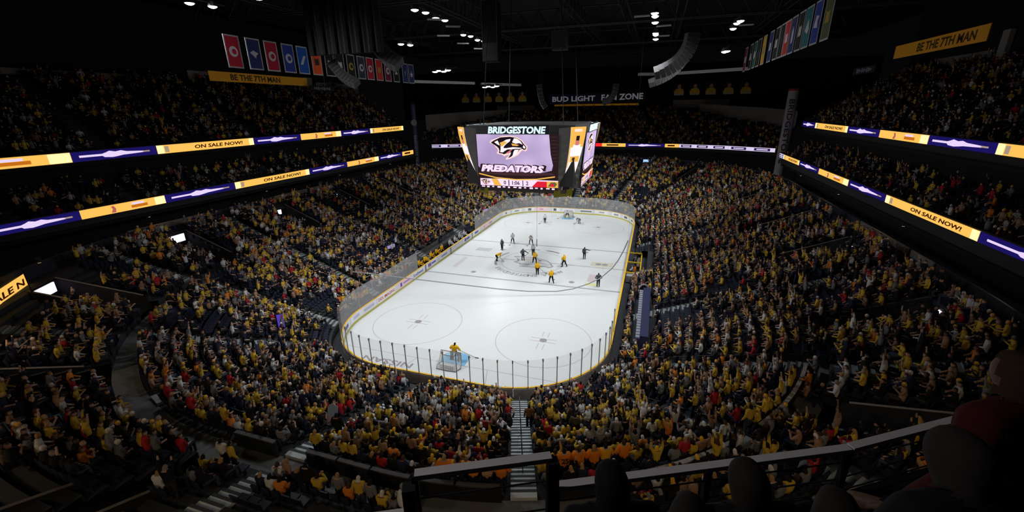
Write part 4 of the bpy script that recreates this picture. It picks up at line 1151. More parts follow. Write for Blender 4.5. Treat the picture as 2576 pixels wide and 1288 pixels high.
# sagging net cable and hanging microphone line
cb = thing('net_cable', (-13, -16, 3), 'dark cable sagging in a long curve across the rink', 'cable')
CABLE = mat('cable_dark', (138, 142, 146), .6)
cp = [(-16.5, -18.2, 3.5), (-14.24, -17.4, 3.13), (-12.76, -16.88, 2.9), (-9.58, -15.76, 2.37), (-4.85, -14.1, 1.59), (-.71, -12.65, .92), (2.59, -11.49, .53), (5.69, -10.4, .44), (7.46, -9.78, .7), (9.21, -9.17, 1.31), (10.5, -8.71, 1.98), (11.75, -8.27, 3.2), (12.35, -8.06, 4.16), (12.84, -7.89, 5.26), (13.27, -7.74, 6.54)]
MB().tube(cp, .06, 6).build('cable', CABLE, cb)
MB().tube([cp[0], (-16.5, -18.2, 34)], .008, 4).tube([cp[-1], (13.27, -7.74, 34)], .008, 4).build('suspension_wire', BLACK, cb)
mc = thing('hanging_line', (.3, -3, 3.2), 'thin vertical line with a weighted end hanging below the scoreboard', 'cable')
MB().tube([(.55, 0, 3.4), (.55, 0, 11.2)], .02, 5).build('line', mat('thin_line', (170, 174, 178), .6), mc)
MB().tube([(.55, 0, 2.3), (.55, 0, 3.4)], .07, 6).build('weight', mat('line_weight', (120, 122, 126), .5), mc)

# ------------------------------------------------------------------ goals
POST = mat('goal_post', (124, 118, 122), .4)
for s in (-1, 1):
    g = thing('hockey_goal', (0, s * 27.13, 0), 'white netted hockey goal at the %s end' % ('near' if s < 0 else 'far'), 'goal')
    yl = s * 27.13; yb = s * 28.2
    fr = MB(); fr.tube([(-.915, yl, 0), (-.915, yl, 1.22), (.915, yl, 1.22), (.915, yl, 0)], .045, 8)
    fr.build('goal_frame', POST, g)
    base = [(-.915, yl, .05), (-1.1, yl + s * .5, .05), (-.9, yb, .05), (0, yb + s * .05, .05), (.9, yb, .05), (1.1, yl + s * .5, .05), (.915, yl, .05)]
    MB().tube(base, .04, 6).build('base_tube', POST, g)
    topp = [(-.915, yl, 1.2), (-.8, yl + s * .3, 1.17), (-.5, yl + s * .5, 1.15), (0, yl + s * .55, 1.15), (.5, yl + s * .5, 1.15), (.8, yl + s * .3, 1.17), (.915, yl, 1.2)]
    MB().tube(topp, .03, 6).build('top_tube', POST, g)
    nb = MB(); nb.add(base + topp, [(i, i + 1, 8 + i, 7 + i) for i in range(6)]); nb.add(topp, [tuple(range(7))]); nb.build('net', NETM, g)
    strg = MB()
    for i in range(6):
        for q in np.linspace(0, 1, 6):
            A = Vector(base[i]).lerp(Vector(base[i + 1]), q); T = Vector(topp[i]).lerp(Vector(topp[i + 1]), q)
            strg.tube([A, T], .008, 3, cap=False)
    for hh in np.linspace(.1, .95, 8):
        strg.tube([Vector(a).lerp(Vector(c), hh) for a, c in zip(base, topp)], .008, 3, cap=False)
    strg.build('net_cords', mat('net_cord', (226, 226, 226), .8), g)
    MB().box((0, yb - s * .35, .22), (1.3, .35, .34)).build('centre_pad', WHITE, g)

# ------------------------------------------------------------------ penalty box and tunnel on the right
pbx = thing('penalty_box', (13.9, .6, 0), 'yellow railed penalty box beside the right boards', 'penalty box')
YR = mat('rail_yellow', (220, 188, 40), .5)
b = MB(); b.box((14.85, -.5, .95), (.14, 8.6, .2)); b.build('long_rail', YR, pbx)
for y in (4.6, .6, -3.4):
    MB().box((13.95, y, 1.02), (1.7, .14, .16)).build('cross_rail', YR, pbx)
for y in (4.6, -4.7):
    MB().box((14.85, y, .5), (.12, .12, 1.0)).build('rail_post', YR, pbx)
MB().box((14.0, -3.9, .5), (1.5, .9, .8)).build('desk', mat('desk_grey', (150, 150, 156), .6), pbx)
MB().box((14.5, 2.5, .45), (.4, 3.6, .1)).build('bench', mat('bench_wood', (120, 100, 80), .6), pbx)
tn = thing('covered_walkway', (15.4, -17.3, 1.4), 'long narrow navy covered walkway with pale edge beside the right boards', 'walkway cover')
MB().box((15.75, -17.5, 2.2), (.7, 10.6, 1.3)).build('cover_side', mat('tunnel_navy', (36, 40, 78), .6), tn)
for k in range(20):
    MB().box((15.22, -22.4 + k * .52, 2.55), (.34, .4, .1)).build('pale_edge_block', mat('tunnel_pale', (130, 136, 150), .6), tn)
MB().box((15.3, -17.5, 1.95), (.3, 10.4, 1.1)).build('cover_front', mat('tunnel_navy', (36, 40, 78), .6), tn)
MB().tube([(15.45 + .5 * math.cos(a), -12.1, 2.4 + .75 * math.sin(a)) for a in np.linspace(0, PI, 9)], .09, 6).build('arch_frame', mat('tunnel_pale', (130, 136, 150), .6), tn)
MB().prism([(.45 * math.cos(a), .68 * math.sin(a)) for a in np.linspace(0, PI, 9)], (15.45, -12.06, 2.4), (1, 0, 0), (0, 0, 1), .02).build('arch_opening', DARK, tn)
# lit purple strips by the left stairs
for k, (x, y, z, lab) in enumerate([(-15.2, -29.9, 3.2, 'upright glowing purple sign board among the left corner crowd'), (-17.9, -8.1, 3.3, 'small purple lit sign above the gold bench'), (-15.0, 20.0, 2.2, 'small lilac lit sign behind the far left glass')]):
    o = MB().box((x, y, z), (.12, .5 if k == 0 else 1.3, 1.5 if k == 0 else .4), rz=-.9 if k == 0 else -.2).build('lit_sign', mat('purple_led%d' % k, (96, 70, 200) if k < 1 else (176, 150, 230), emit=.7)); tag(o, lab, 'lit sign')
    MB().box((x - .09, y, z), (.08, .6 if k == 0 else 1.4, 1.6 if k == 0 else .5), rz=-.9 if k == 0 else -.2).build('sign_case', BLACK, o)
    MB().tube([(x - .09, y, z), (x - .09, y, z - 1.3)], .04, 5).build('sign_post', BLACK, o)

# ------------------------------------------------------------------ people
# bones: name -> (a, b, region)
BONES = [('pelvis', 'spine', 'T'), ('spine', 'chest', 'T'), ('chest', 'neck', 'N'), ('neck', 'head', 'H'), ('head', 'top', 'H'), ('head', 'nose', 'H')]
for S_ in 'LR':
    BONES += [('chest', 'sh' + S_, 'T'), ('sh' + S_, 'el' + S_, 'A'), ('el' + S_, 'wr' + S_, 'A'), ('wr' + S_, 'pa' + S_, 'S'), ('pa' + S_, 'fa' + S_, 'S'), ('pa' + S_, 'fb' + S_, 'S'), ('wr' + S_, 'th' + S_, 'S'),
              ('pelvis', 'hi' + S_, 'L'), ('hi' + S_, 'kn' + S_, 'L'), ('kn' + S_, 'an' + S_, 'L'), ('an' + S_, 'to' + S_, 'F')]
RAD = dict(pelvis=.15, spine=.145, chest=.165, neck=.06, head=.098, top=.078, nose=.03, sh=.085, el=.052, wr=.036, pa=.04, fa=.017, fb=.017, th=.016, hi=.1, kn=.068, an=.05, to=.045)


def pose(base='stand', **ov):
    if base == 'stand':
        J = dict(pelvis=(0, 0, .95), spine=(0, 0, 1.14), chest=(0, 0, 1.36), neck=(0, .01, 1.5), head=(0, .03, 1.61), top=(0, .015, 1.70), nose=(0, .125, 1.6))
        for s, k in (('L', -1), ('R', 1)):
            J.update({'sh' + s: (.18 * k, 0, 1.42), 'el' + s: (.26 * k, -.03, 1.14), 'wr' + s: (.27 * k, .08, .9), 'hi' + s: (.1 * k, 0, .9), 'kn' + s: (.11 * k, .03, .5), 'an' + s: (.12 * k, -.02, .08), 'to' + s: (.13 * k, .15, .04)})
    else:
        J = dict(pelvis=(0, -.06, .55), spine=(0, -.08, .74), chest=(0, -.05, .96), neck=(0, -.02, 1.1), head=(0, .01, 1.21), top=(0, .0, 1.295), nose=(0, .105, 1.2))
        for s, k in (('L', -1), ('R', 1)):
            J.update({'sh' + s: (.18 * k, -.04, 1.02), 'el' + s: (.25 * k, .02, .76), 'wr' + s: (.14 * k, .25, .66), 'hi' + s: (.1 * k, -.02, .53), 'kn' + s: (.12 * k, .4, .53), 'an' + s: (.12 * k, .4, .1), 'to' + s: (.13 * k, .55, .05)})
    J.update(ov)
    for s, k in (('L', -1), ('R', 1)):
        e, wv = Vector(J['el' + s]), Vector(J['wr' + s]); d = (wv - e).normalized(); q = Vector((k, 0, 0)); q = (q - d * q.dot(d)).normalized()
        J.setdefault('pa' + s, tuple(wv + d * .09)); p = Vector(J['pa' + s]); J.setdefault('fa' + s, tuple(p + d * .085 + q * .022)); J.setdefault('fb' + s, tuple(p + d * .075 - q * .022))
        J.setdefault('th' + s, tuple(wv + d * .07 - q * .055))
    return J


def skin_body(J, scale=None, sub=1, bulk=1.0):
    names = list(J); idx = {n: i for i, n in enumerate(names)}
    me = bpy.data.meshes.new('b'); me.from_pydata([J[n] for n in names], [(idx[a], idx[c]) for a, c, _ in BONES], [])
    o = bpy.data.objects.new('b', me); COL.objects.link(o)
    md = o.modifiers.new('s', 'SKIN'); md.use_smooth_shade = True
    for n in names:
        k = n if n in RAD else n[:-1]
        r = RAD[k] * (bulk if k in ('pelvis', 'spine', 'chest', 'sh', 'el', 'hi', 'kn') else 1)
        sv = me.skin_vertices[0].data[idx[n]]
        sv.radius = (r * (1.12 if k in ('chest', 'pelvis', 'spine') else 1), r * (.82 if k in ('chest', 'spine') else 1)); sv.use_root = (n == 'pelvis')
    if sub:
        o.modifiers.new('d', 'SUBSURF').levels = sub
    dg = bpy.context.evaluated_depsgraph_get()
    ev = bpy.data.meshes.new_from_object(o.evaluated_get(dg))
    n = len(ev.vertices); co = np.empty(n * 3); ev.vertices.foreach_get('co', co); co = co.reshape(-1, 3)
    no = np.empty(n * 3); ev.vertices.foreach_get('normal', no); no = no.reshape(-1, 3)
    faces = [tuple(p.vertices) for p in ev.polygons]
    bpy.data.objects.remove(o); bpy.data.meshes.remove(me); bpy.data.meshes.remove(ev)
    A = np.array([J[a] for a, c, _ in BONES]); B = np.array([J[c] for a, c, _ in BONES])
    rr_ = np.array([(RAD.get(a, RAD.get(a[:-1], .05)) + RAD.get(c, RAD.get(c[:-1], .05))) / 2 for a, c, _ in BONES])
    fc = np.array([co[list(f)].mean(0) for f in faces])
    AB = B - A
    t = np.clip(((fc[:, None] - A) * AB).sum(2) / (AB ** 2).sum(1), 0, 1)
    dist = np.linalg.norm(fc[:, None] - (A + t[..., None] * AB), axis=2) - rr_ * .6
    reg = [BONES[i][2] for i in dist.argmin(1)]
    return co, no, faces, reg, fc


def sub_mesh(name, co, no, faces, keep, off, m, smooth=True):
    fs = [f for f, k in zip(faces, keep) if k]
    used = sorted({i for f in fs for i in f}); mp = {v: i for i, v in enumerate(used)}
    me = bpy.data.meshes.new(name); me.from_pydata([tuple(co[i] + no[i] * off) for i in used], [], [tuple(mp[i] for i in f) for f in fs]); me.materials.append(m)
    me.polygons.foreach_set('use_smooth', [smooth] * len(fs)); me.update()
    return me


class Body:
    """meshes of one pose: body, jersey, trousers, shoes, hair / helmet"""
    def __init__(s, J, sub=1, bulk=1.0, full=False):
        co, no, faces, reg, fc = skin_body(J, sub=sub, bulk=bulk)
        s.J = J
        allm = [True] * len(faces)
        s.body = sub_mesh('person', co, no, faces, allm, 0, SKIN)
        s.jersey = sub_mesh('jersey', co, no, faces, [r in 'TA' for r in reg], .016, CLOTH)
        s.trousers = sub_mesh('trousers', co, no, faces, [r == 'L' for r in reg], .012, CLOTH)
        s.shoes = sub_mesh('shoes', co, no, faces, [r == 'F' for r in reg], .014, CLOTH)
        h = Vector(J['head']); tp = Vector(J['top']); up = (tp - h).normalized(); fw = (Vector(J['nose']) - h); fw = (fw - up * fw.dot(up)).normalized()
        rel = fc - np.array(h)
        hu = rel @ np.array(up); hf = rel @ np.array(fw)
        s.hair = sub_mesh('hair', co, no, faces, [(r in 'HN') and full and f < .09 and u > -.13 or (r in 'HN') and (u > .035 or (u > -.1 and f < .0) or (u > -.03 and f < .045)) and not (f > .06 and u < .06) for r, u, f in zip(reg, hu, hf)], .02, CLOTH)


def cap_mesh(J):
    return None


def person(B, loc, rz, skin, jersey, trousers, hair, label, group=None, scale=1.0, hairname='hair', shoes=(.02, .02, .025), name='person', cat='person'):
    o = link(name, B.body); o['local'] = True
    o.location = loc; o.rotation_euler = (0, 0, rz); o.scale = (scale,) * 3; o.color = (*skin, 1)
    tag(o, label, cat, group)
    for nm, me, c in (('jersey', B.jersey, jersey), ('trousers', B.trousers, trousers), (hairname, B.hair, hair), ('shoes', B.shoes, shoes)):
        if c is None or len(me.polygons) == 0: continue
        ch = link(nm, me, o); ch.color = (*c, 1)
    return o


C_GOLD = lin(232, 178, 30); C_WHITE = lin(196, 198, 202); C_BLACK = lin(22, 22, 24); C_NAVY = lin(30, 34, 58); C_GREY = lin(110, 112, 116); C_RED = lin(170, 36, 46); C_TAN = lin(150, 118, 96); C_ORANGE = lin(232, 124, 36)
SKINS = [lin(182, 146, 128), lin(166, 130, 112), lin(128, 96, 80), lin(192, 158, 140)]
C_STRIPE = lin(74, 76, 84)

# --- skaters
B_READY = Body(pose(chest=(0, .16, 1.22), spine=(0, .05, 1.04), pelvis=(0, -.08, .86), neck=(0, .25, 1.34), head=(0, .32, 1.43), top=(0, .34, 1.54), nose=(0, .42, 1.4), shL=(-.2, .16, 1.28), shR=(.2, .16, 1.28), elL=(-.3, .28, 1.05), elR=(.3, .26, 1.05), wrL=(-.16, .5, .92), wrR=(.14, .5, .86),
                    hiL=(-.12, -.06, .84), hiR=(.12, -.06, .84), knL=(-.2, .1, .48), knR=(.2, .1, .48), anL=(-.24, -.08, .1), anR=(.24, -.08, .1), toL=(-.27, .14, .06), toR=(.27, .14, .06)), bulk=1.22)
B_BENT = Body(pose(chest=(0, .36, 1.0), spine=(0, .16, .92), pelvis=(0, -.14, .82), neck=(0, .5, 1.06), head=(0, .58, 1.1), top=(0, .64, 1.2), nose=(0, .66, 1.03), shL=(-.2, .38, 1.04), shR=(.2, .38, 1.04), elL=(-.28, .46, .8), elR=(.28, .46, .8), wrL=(-.14, .44, .62), wrR=(.14, .44, .62),
                   hiL=(-.12, -.12, .8), hiR=(.12, -.12, .8), knL=(-.16, .06, .46), knR=(.16, .06, .46), anL=(-.16, -.12, .1), anR=(.16, -.12, .1), toL=(-.18, .1, .06), toR=(.18, .1, .06)), bulk=1.22)
B_STAND = Body(pose(), bulk=1.2)
B_STRIDE = Body(pose(knL=(-.16, .18, .5), anL=(-.2, .12, .1), toL=(-.22, .32, .06), knR=(.16, -.1, .5), anR=(.22, -.34, .14), toR=(.26, -.14, .06), wrL=(-.12, .34, .95), elL=(-.28, .14, 1.14), wrR=(.16, .36, .9), elR=(.3, .1, 1.12)), bulk=1.2)
B_POINT = Body(pose(elR=(.44, .06, 1.36), wrR=(.68, .1, 1.32)), bulk=1.05)
B_FACEOFF = Body(pose(elR=(.42, .1, 1.3), wrR=(.64, .24, 1.12), elL=(-.34, -.04, 1.16), wrL=(-.22, .04, .94), knL=(-.14, .04, .5), anL=(-.17, 0, .08), anR=(.17, 0, .08)), bulk=1.05)
B_HIPS = Body(pose(elL=(-.36, -.06, 1.16), wrL=(-.2, .08, 1.0), elR=(.36, -.06, 1.16), wrR=(.2, .08, 1.0)), bulk=1.05)
B_GOALIE = Body(pose(pelvis=(0, -.05, .86), knL=(-.3, .12, .48), knR=(.3, .12, .48), anL=(-.4, 0, .1), anR=(.4, 0, .1), toL=(-.46, .18, .06), toR=(.46, .18, .06), elL=(-.42, .1, 1.12), wrL=(-.48, .3, .9), elR=(.4, .1, 1.12), wrR=(.4, .32, .86), chest=(0, .08, 1.28), neck=(0, .12, 1.42), head=(0, .16, 1.52), top=(0, .16, 1.64), nose=(0, .26, 1.5), shL=(-.22, .06, 1.34), shR=(.22, .06, 1.34)), bulk=1.35)
STICKM = mat('stick', (60, 58, 56), .5); SKATE = (.03, .03, .035)


def stick(B, o, label, length=.0):
    m = Matrix.Translation(o.location) @ o.rotation_euler.to_matrix().to_4x4() @ Matrix.Diagonal((*o.scale, 1))
    L = m @ Vector(B.J['paL']); R2 = m @ Vector(B.J['paR'])
    d = (R2 - L); f = m.to_3x3() @ Vector((0, 1, 0))
    tip = R2 + Vector((d.x * 1.2, d.y * 1.2, 0)) + f * .45; tip.z = .06
    bl = Vector((d.x, d.y, 0)); bl = (bl.normalized() if bl.length > .05 else f) * .3
    t = thing('hockey_stick', tuple(tip), label, 'hockey stick')
    MB().tube([L, R2, tip], .02, 5).build('shaft', STICKM, t)
    MB().box(tuple(tip + bl * .5 + Vector((0, 0, -.015))), (.32, .03, .08), rz=math.atan2(bl.y, bl.x)).build('blade', STICKM, t)


PLAY = [  # body, x, y, facing(deg, 0=+y), jersey, trousers, hair, label, stick
    (B_BENT, -5.1, -1.1, -75, C_GOLD, C_BLACK, C_GOLD, 'gold jersey skater bending low at the left of the centre circle', 'stick of the gold skater bending at the left of the circle'),
    (B_READY, .4, -.6, 0, C_GOLD, C_BLACK, C_GOLD, 'gold jersey skater taking the faceoff at centre ice', 'stick of the gold skater at the faceoff dot'),
    (B_STAND, 1.9, -4.8, 10, C_GOLD, C_BLACK, C_GOLD, 'gold jersey skater standing just behind the faceoff skater', 'stick of the gold skater behind the faceoff'),
    (B_STRIDE, 4.7, -.9, 60, C_GOLD, C_BLACK, C_GOLD, 'gold jersey skater gliding at the right of the centre circle', 'stick of the gold skater right of the circle'),
    (B_STRIDE, 4.3, -7.1, 25, C_GOLD, C_BLACK, C_GOLD, 'gold jersey skater on the near blue line', 'stick of the gold skater on the near blue line'),
    (B_STRIDE, -5.5, 7.6, 200, C_WHITE, C_BLACK, C_GREY, 'grey white jersey skater on the far blue line at left', 'stick of the pale skater on the far blue line'),
    (B_READY, -2.5, 8.0, 190, C_WHITE, C_BLACK, C_GREY, 'grey white jersey skater behind his faceoff team mate', 'stick of the pale skater behind the faceoff'),
    (B_STAND, -.7, 2.7, 180, C_WHITE, C_BLACK, C_BLACK, 'white jersey skater facing the camera at the faceoff', 'stick of the white skater at the faceoff'),
    (B_STAND, -3.5, 21.6, 200, C_WHITE, C_BLACK, C_WHITE, 'white jersey skater by the far left faceoff dot', 'stick of the white skater by the far dot'),
    (B_BENT, 2.9, 22.7, 150, C_GREY, C_GREY, C_GREY, 'grey crouching skater right of the far goal', 'stick of the crouching skater right of the far goal'),
]
for B, x, y, rz, j, tr, hr, lab, sl in PLAY:
    o = person(B, (x, y, 0), math.radians(rz), SKINS[0], j, tr, hr, lab, scale=1.06, hairname='helmet', shoes=SKATE)
    stick(B, o, sl)
for B, x, y, rz, lab in [(B_STAND, -6.0, 3.8, 150, 'striped official standing left of the centre circle'), (B_FACEOFF, -1.5, 0.0, -10, 'striped official reaching out an arm over the faceoff'),
                         (B_POINT, 6.9, 3.0, -10, 'striped official pointing an arm beside the tan square'), (B_HIPS, 10.1, -6.7, 15, 'striped official near the right boards in front of the cable')]:
    person(B, (x, y, 0), math.radians(rz), SKINS[1], C_STRIPE, C_BLACK, C_BLACK, lab, scale=1.07, hairname='helmet', shoes=SKATE)
for B, x, y, rz, j, tr, hr, lab, sl in [(B_GOALIE, .1, -26.6, 0, C_GOLD, lin(64, 66, 60), C_BLACK, 'gold jersey goalkeeper standing before the near net', 'wide stick of the near goalkeeper'),
                                       (B_GOALIE, -.1, 26.4, 180, C_WHITE, C_BLACK, C_GREY, 'pale jersey goalkeeper in front of the far net', 'wide stick of the far goalkeeper')]:
    o = person(B, (x, y, 0), math.radians(rz), SKINS[0], j, tr, hr, lab, scale=1.05, hairname='mask', shoes=SKATE)
    for s in 'LR':     # leg pads
        k, a = Vector(B.J['kn' + s]), Vector(B.J['an' + s])
        pd = MB().box(tuple((k + a) / 2 + Vector((0, .13, .04))), (.27, .12, .82)).build('leg_pad', mat('goalie_pad', (150, 140, 90), .7), o)
    stick(B, o, sl)

# --- crowd seat map
C_FAN = lin(196, 164, 58)
SHIRTS = [('gold', C_FAN, .22), ('white', C_WHITE, .10), ('grey', C_GREY, .13), ('black', C_BLACK, .25), ('navy', C_NAVY, .13), ('red', C_RED, .045), ('tan', C_TAN, .085), ('orange', lin(206, 124, 50), .03)]
SH_P = np.array([s[2] for s in SHIRTS]); SH_P /= SH_P.sum()
HAIRS = [('dark', lin(30, 24, 20)), ('brown', lin(70, 48, 34)), ('fair', lin(160, 124, 84)), ('grey', lin(130, 126, 122)), ('white', lin(206, 204, 200)), ('gold', lin(226, 172, 40))]
HA_P = [.36, .24, .14, .08, .1, .08]
SEATS = []   # run, row index, x, y, z, outward angle, t, aisle info


def hidden_by_deck(x, y, z):
    """true where the viewer's own deck front hides the place"""
    p = np.array([x, y, z + .9]); 
    for q in np.linspace(.02, .5, 40):
        w_ = CAM + (p - CAM) * q
        qx, qy = abs(w_[0]) - SX, abs(w_[1]) - SY
        d = math.hypot(max(qx, 0), max(qy, 0)) - RC
        if 23.9 < d and w_[1] < -40:
            if w_[2] < 17.3 + max(0, (d - 24.3)) * .6: return True
        else:
            break
    return False


ROW_X = [(13.75, 5.12), (14.4, 5.12)]
for rows, tagr in ((ROW_A, 0), (ROW_X, 15), (ROW_B, 17)):
    for k, (d, z) in enumerate(rows):
        for run in RUNS:
            a0, a1 = trange(run); arc = RUNS[run][0] == 'a'
            L = math.radians(a1 - a0) * (RC + d) if arc else a1 - a0
            n = int(L / .5)
            if rows is ROW_X and run in ('near_left', 'near'): continue
            for i in range(n):
                t = a0 + (a1 - a0) * (i + .5) / n
                if any(abs(lat(run, t, q, d)) < .72 for q in AISLES[run]): continue
                if tagr == 17 and in_vom(run, t, d): continue
                if tagr == 15 and any(r == run and abs(lat(run, t, q, d)) < 1.3 for r, q, _ in VOMS): continue
                if tagr == 15 and run == 'near_right' and t < 300: continue
                if run == 'near_left' and 204 < t < 234 and d > 18.9: continue
                if d < 2.8 and run == 'left' and -9 < t < 9.5: continue
                if d < 3.6 and run == 'right' and ((-23.4 < t < -11.6 and d > 2) or -5 < t < 5.4): continue
                if d < 2.2 and run == 'near' and -2.5 < t < 1.0: continue
                x, y, nx, ny = P(run, t, d)
                u, v, zc = px((x, y, z + .9))
                if zc < 1 or u < -40 or u > 2616 or v < -40 or v > 1330: continue
                SEATS.append((run, tagr + k, x, y, z, math.atan2(ny, nx), t, d, 'low'))
for ti, (path, sg, n, dp, rs, z0, nm, oc) in enumerate(TIERS):
    for k in range(n):
        pth = offset_path(path, k * dp + dp * .5, sg); L = path_len(pth); m = int(L / .54)
        for i in range(m):
            c, t = path_at(pth, (i + .5) * L / m)
            nrm = Vector((t.y, -t.x)) * sg
            s_al = (i + .5) * L / m
            if abs((s_al % 9.5) - 4.7) < .65: continue
            if path is FAR and k > far_rows(c.x): continue
            u, v, zc = px((c.x, c.y, z0 + k * rs + .9))
            if zc < 1 or u < -40 or u > 2616 or v < -40 or v > 1330: continue
            SEATS.append((nm, k, c.x, c.y, z0 + k * rs, math.atan2(nrm.y, nrm.x), s_al, 99, 'high'))
SPECIAL = [(12.56, -41.0, 'orange', '25'), (13.31, -41.0, 'orange', ''), (14.0, -40.78, 'orange', ''), (14.72, -40.93, 'gold', ''), (15.3, -40.09, 'orange', ''), (7.8, -43.65, 'orange', ''), (8.4, -43.51, 'gold', ''), (9.0, -43.06, 'orange', ''), (9.6, -42.96, 'tan', ''), (10.15, -42.66, 'orange', '')]
SPN = []
for x, y, c, num in SPECIAL:
    v_ = np.array([x - SX, y + SY]); d_ = np.linalg.norm(v_); v_ = v_ / d_ * (RC + ROW_A[13 if x > 12 else 14][0])
    SPN.append((SX + v_[0], -SY + v_[1], c, num))
SEATS = [q for q in SEATS if not (q[8] == 'low' and any((q[2] - x) ** 2 + (q[3] - y) ** 2 < .16 for x, y, _, _ in SPN))]
# who sits where; empty patches from smooth noise
occ = []
patches = [(random.uniform(-40, 40), random.uniform(-50, 60), random.uniform(.7, 2.1)) for _ in range(120)]
for sidx, s in enumerate(SEATS):
    p = .93 if s[8] == 'low' else next(t[7] for t in TIERS if t[6] == s[0])
    for qx, qy, r in patches:
        if (s[2] - qx) ** 2 + (s[3] - qy) ** 2 < r * r: p = .12
    if s[8] == 'low' and s[0] == 'near' and s[1] in (9, 10, 11) and random.random() < .25: p *= .4
    occ.append(random.random() < p)
FULL = [i for i, o in enumerate(occ) if o]; EMPTY = [i for i, o in enumerate(occ) if not o]
dist = {i: float(np.linalg.norm(np.array(SEATS[i][2:5]) - CAM)) for i in range(len(SEATS))}


def inframe(i):
    s = SEATS[i]; u, v, zc = px((s[2], s[3], s[4] + 1.0))
    return 12 < u < 2560 and 10 < v < 1262 and not hidden_by_deck(s[2], s[3], s[4])


near_full = sorted([i for i in FULL if SEATS[i][8] == 'low' and dist[i] < 45 and inframe(i)], key=lambda i: dist[i])[:290]
near_set = set(near_full)
STYLE = {}
for i in FULL:
    sh = int(rng.choice(len(SHIRTS), p=SH_P)); ha = int(rng.choice(len(HAIRS), p=HA_P))
    if SEATS[i][8] == 'high' and sh in (0, 1, 7) and random.random() < .4: sh = 3
    po = random.random()
    STYLE[i] = (sh, ha, po, random.randrange(4), random.uniform(.93, 1.06), random.uniform(-.35, .35))


def ordw(n):
    return ORD[n] if n < 21 else 'twenty-' + ORD[n - 20] if n < 30 else 'thirtieth' if n == 30 else 'thirty-' + ORD[n - 30]


def seat_words(i):
    run, row, x, y, z, ang, t, d, _ = SEATS[i]
    best = None
    for rn, lst in AISLES.items():
        for q in lst:
            ax, ay, _, _ = P(rn, q, d)
            dd = math.hypot(ax - x, ay - y)
            if best is None or dd < best[0]: best = (dd, rn, q, ax, ay)
    n = max(1, int(round((best[0] - .72) / .5)) + 1)
    side = 'left' if px((x, y, z))[0] < px((best[3], best[4], z))[0] else 'right'
    return row + 1, n, side, AISLE_NAME[(best[1], best[2])]


# --- individual spectators (the ones that show largest)
SP = [Body(pose('sit')), Body(pose('sit', elL=(-.3, .1, .82), elR=(.3, .1, .82), wrL=(-.06, .3, .95), wrR=(.06, .3, .95))), Body(pose('sit', chest=(0, .04, .94), neck=(0, .1, 1.06), head=(0, .15, 1.16), top=(0, .17, 1.27), nose=(0, .24, 1.12), shL=(-.18, .04, .99), shR=(.18, .04, .99))),
      Body(pose()), Body(pose(elL=(-.3, .06, 1.62), wrL=(-.26, .1, 1.9), elR=(.3, .06, 1.6), wrR=(.28, .1, 1.88))), Body(pose('sit', elR=(.3, .06, 1.18), wrR=(.26, .1, 1.45)))]
SPW = ['seated', 'clapping', 'leaning', 'standing', 'cheering', 'waving']
seen = {}
SP_USED = []
for i in near_full:
    sh, ha, po, sk, sc, tw = STYLE[i]; s = SEATS[i]
    if s[1] < 3: po *= .74
    k = 0 if po < .42 else 1 if po < .58 else 2 if po < .74 else 3 if po < .88 else 4 if po < .93 else 5
    row, n, side, an = seat_words(i)
    lab = '%s spectator, %s top, %s hair, %s row, %s seat %s of %s' % (SPW[k], SHIRTS[sh][0], HAIRS[ha][0], ordw(row), ordw(n), side, an)
    seen[lab] = 1
    rz = s[5] + PI / 2 + tw
    tr = random.choice([C_BLACK, C_NAVY, lin(60, 66, 80), lin(50, 46, 44)])
    person(SP[k], (s[2] - math.cos(s[5]) * .06, s[3] - math.sin(s[5]) * .06, s[4]), rz, SKINS[sk], SHIRTS[sh][1], tr, HAIRS[ha][1], lab, group='spectators in the near stands', scale=sc)

B_FAN = Body(pose(elL=(-.33, .0, 1.16), elR=(.33, .0, 1.16), wrL=(-.3, .16, .98), wrR=(.3, .16, .98)), bulk=1.35)
for k, (x, y, c, num) in enumerate(SPN):
    ang = math.atan2(y + SY, x - SX) + PI / 2
    grp, pos_ = ('right', k + 1) if k < 5 else ('left', k - 4)
    o = person(B_FAN, (x, y, ROW_A[13 if k < 5 else 14][1]), ang, SKINS[k % 4], dict(orange=lin(226, 128, 30), gold=lin(226, 166, 40), tan=lin(190, 150, 120))[c], C_NAVY, HAIRS[k % 3][1],
               '%s jersey fan%s at parapet, %s from left, %s of the central stairs' % (c, ' numbered 25' if num else '', ORD[pos_], grp), group='jersey fans along the parapet', scale=1.1)
    if num:
        text(o, num, .34, mat('jersey_number', (60, 40, 30), .8), (0, -.235, 1.27), (1, 0, 0), (0, 0, 1), bold=.02, name='jersey_number')
# --- the rest of the crowd: one mass of small figures


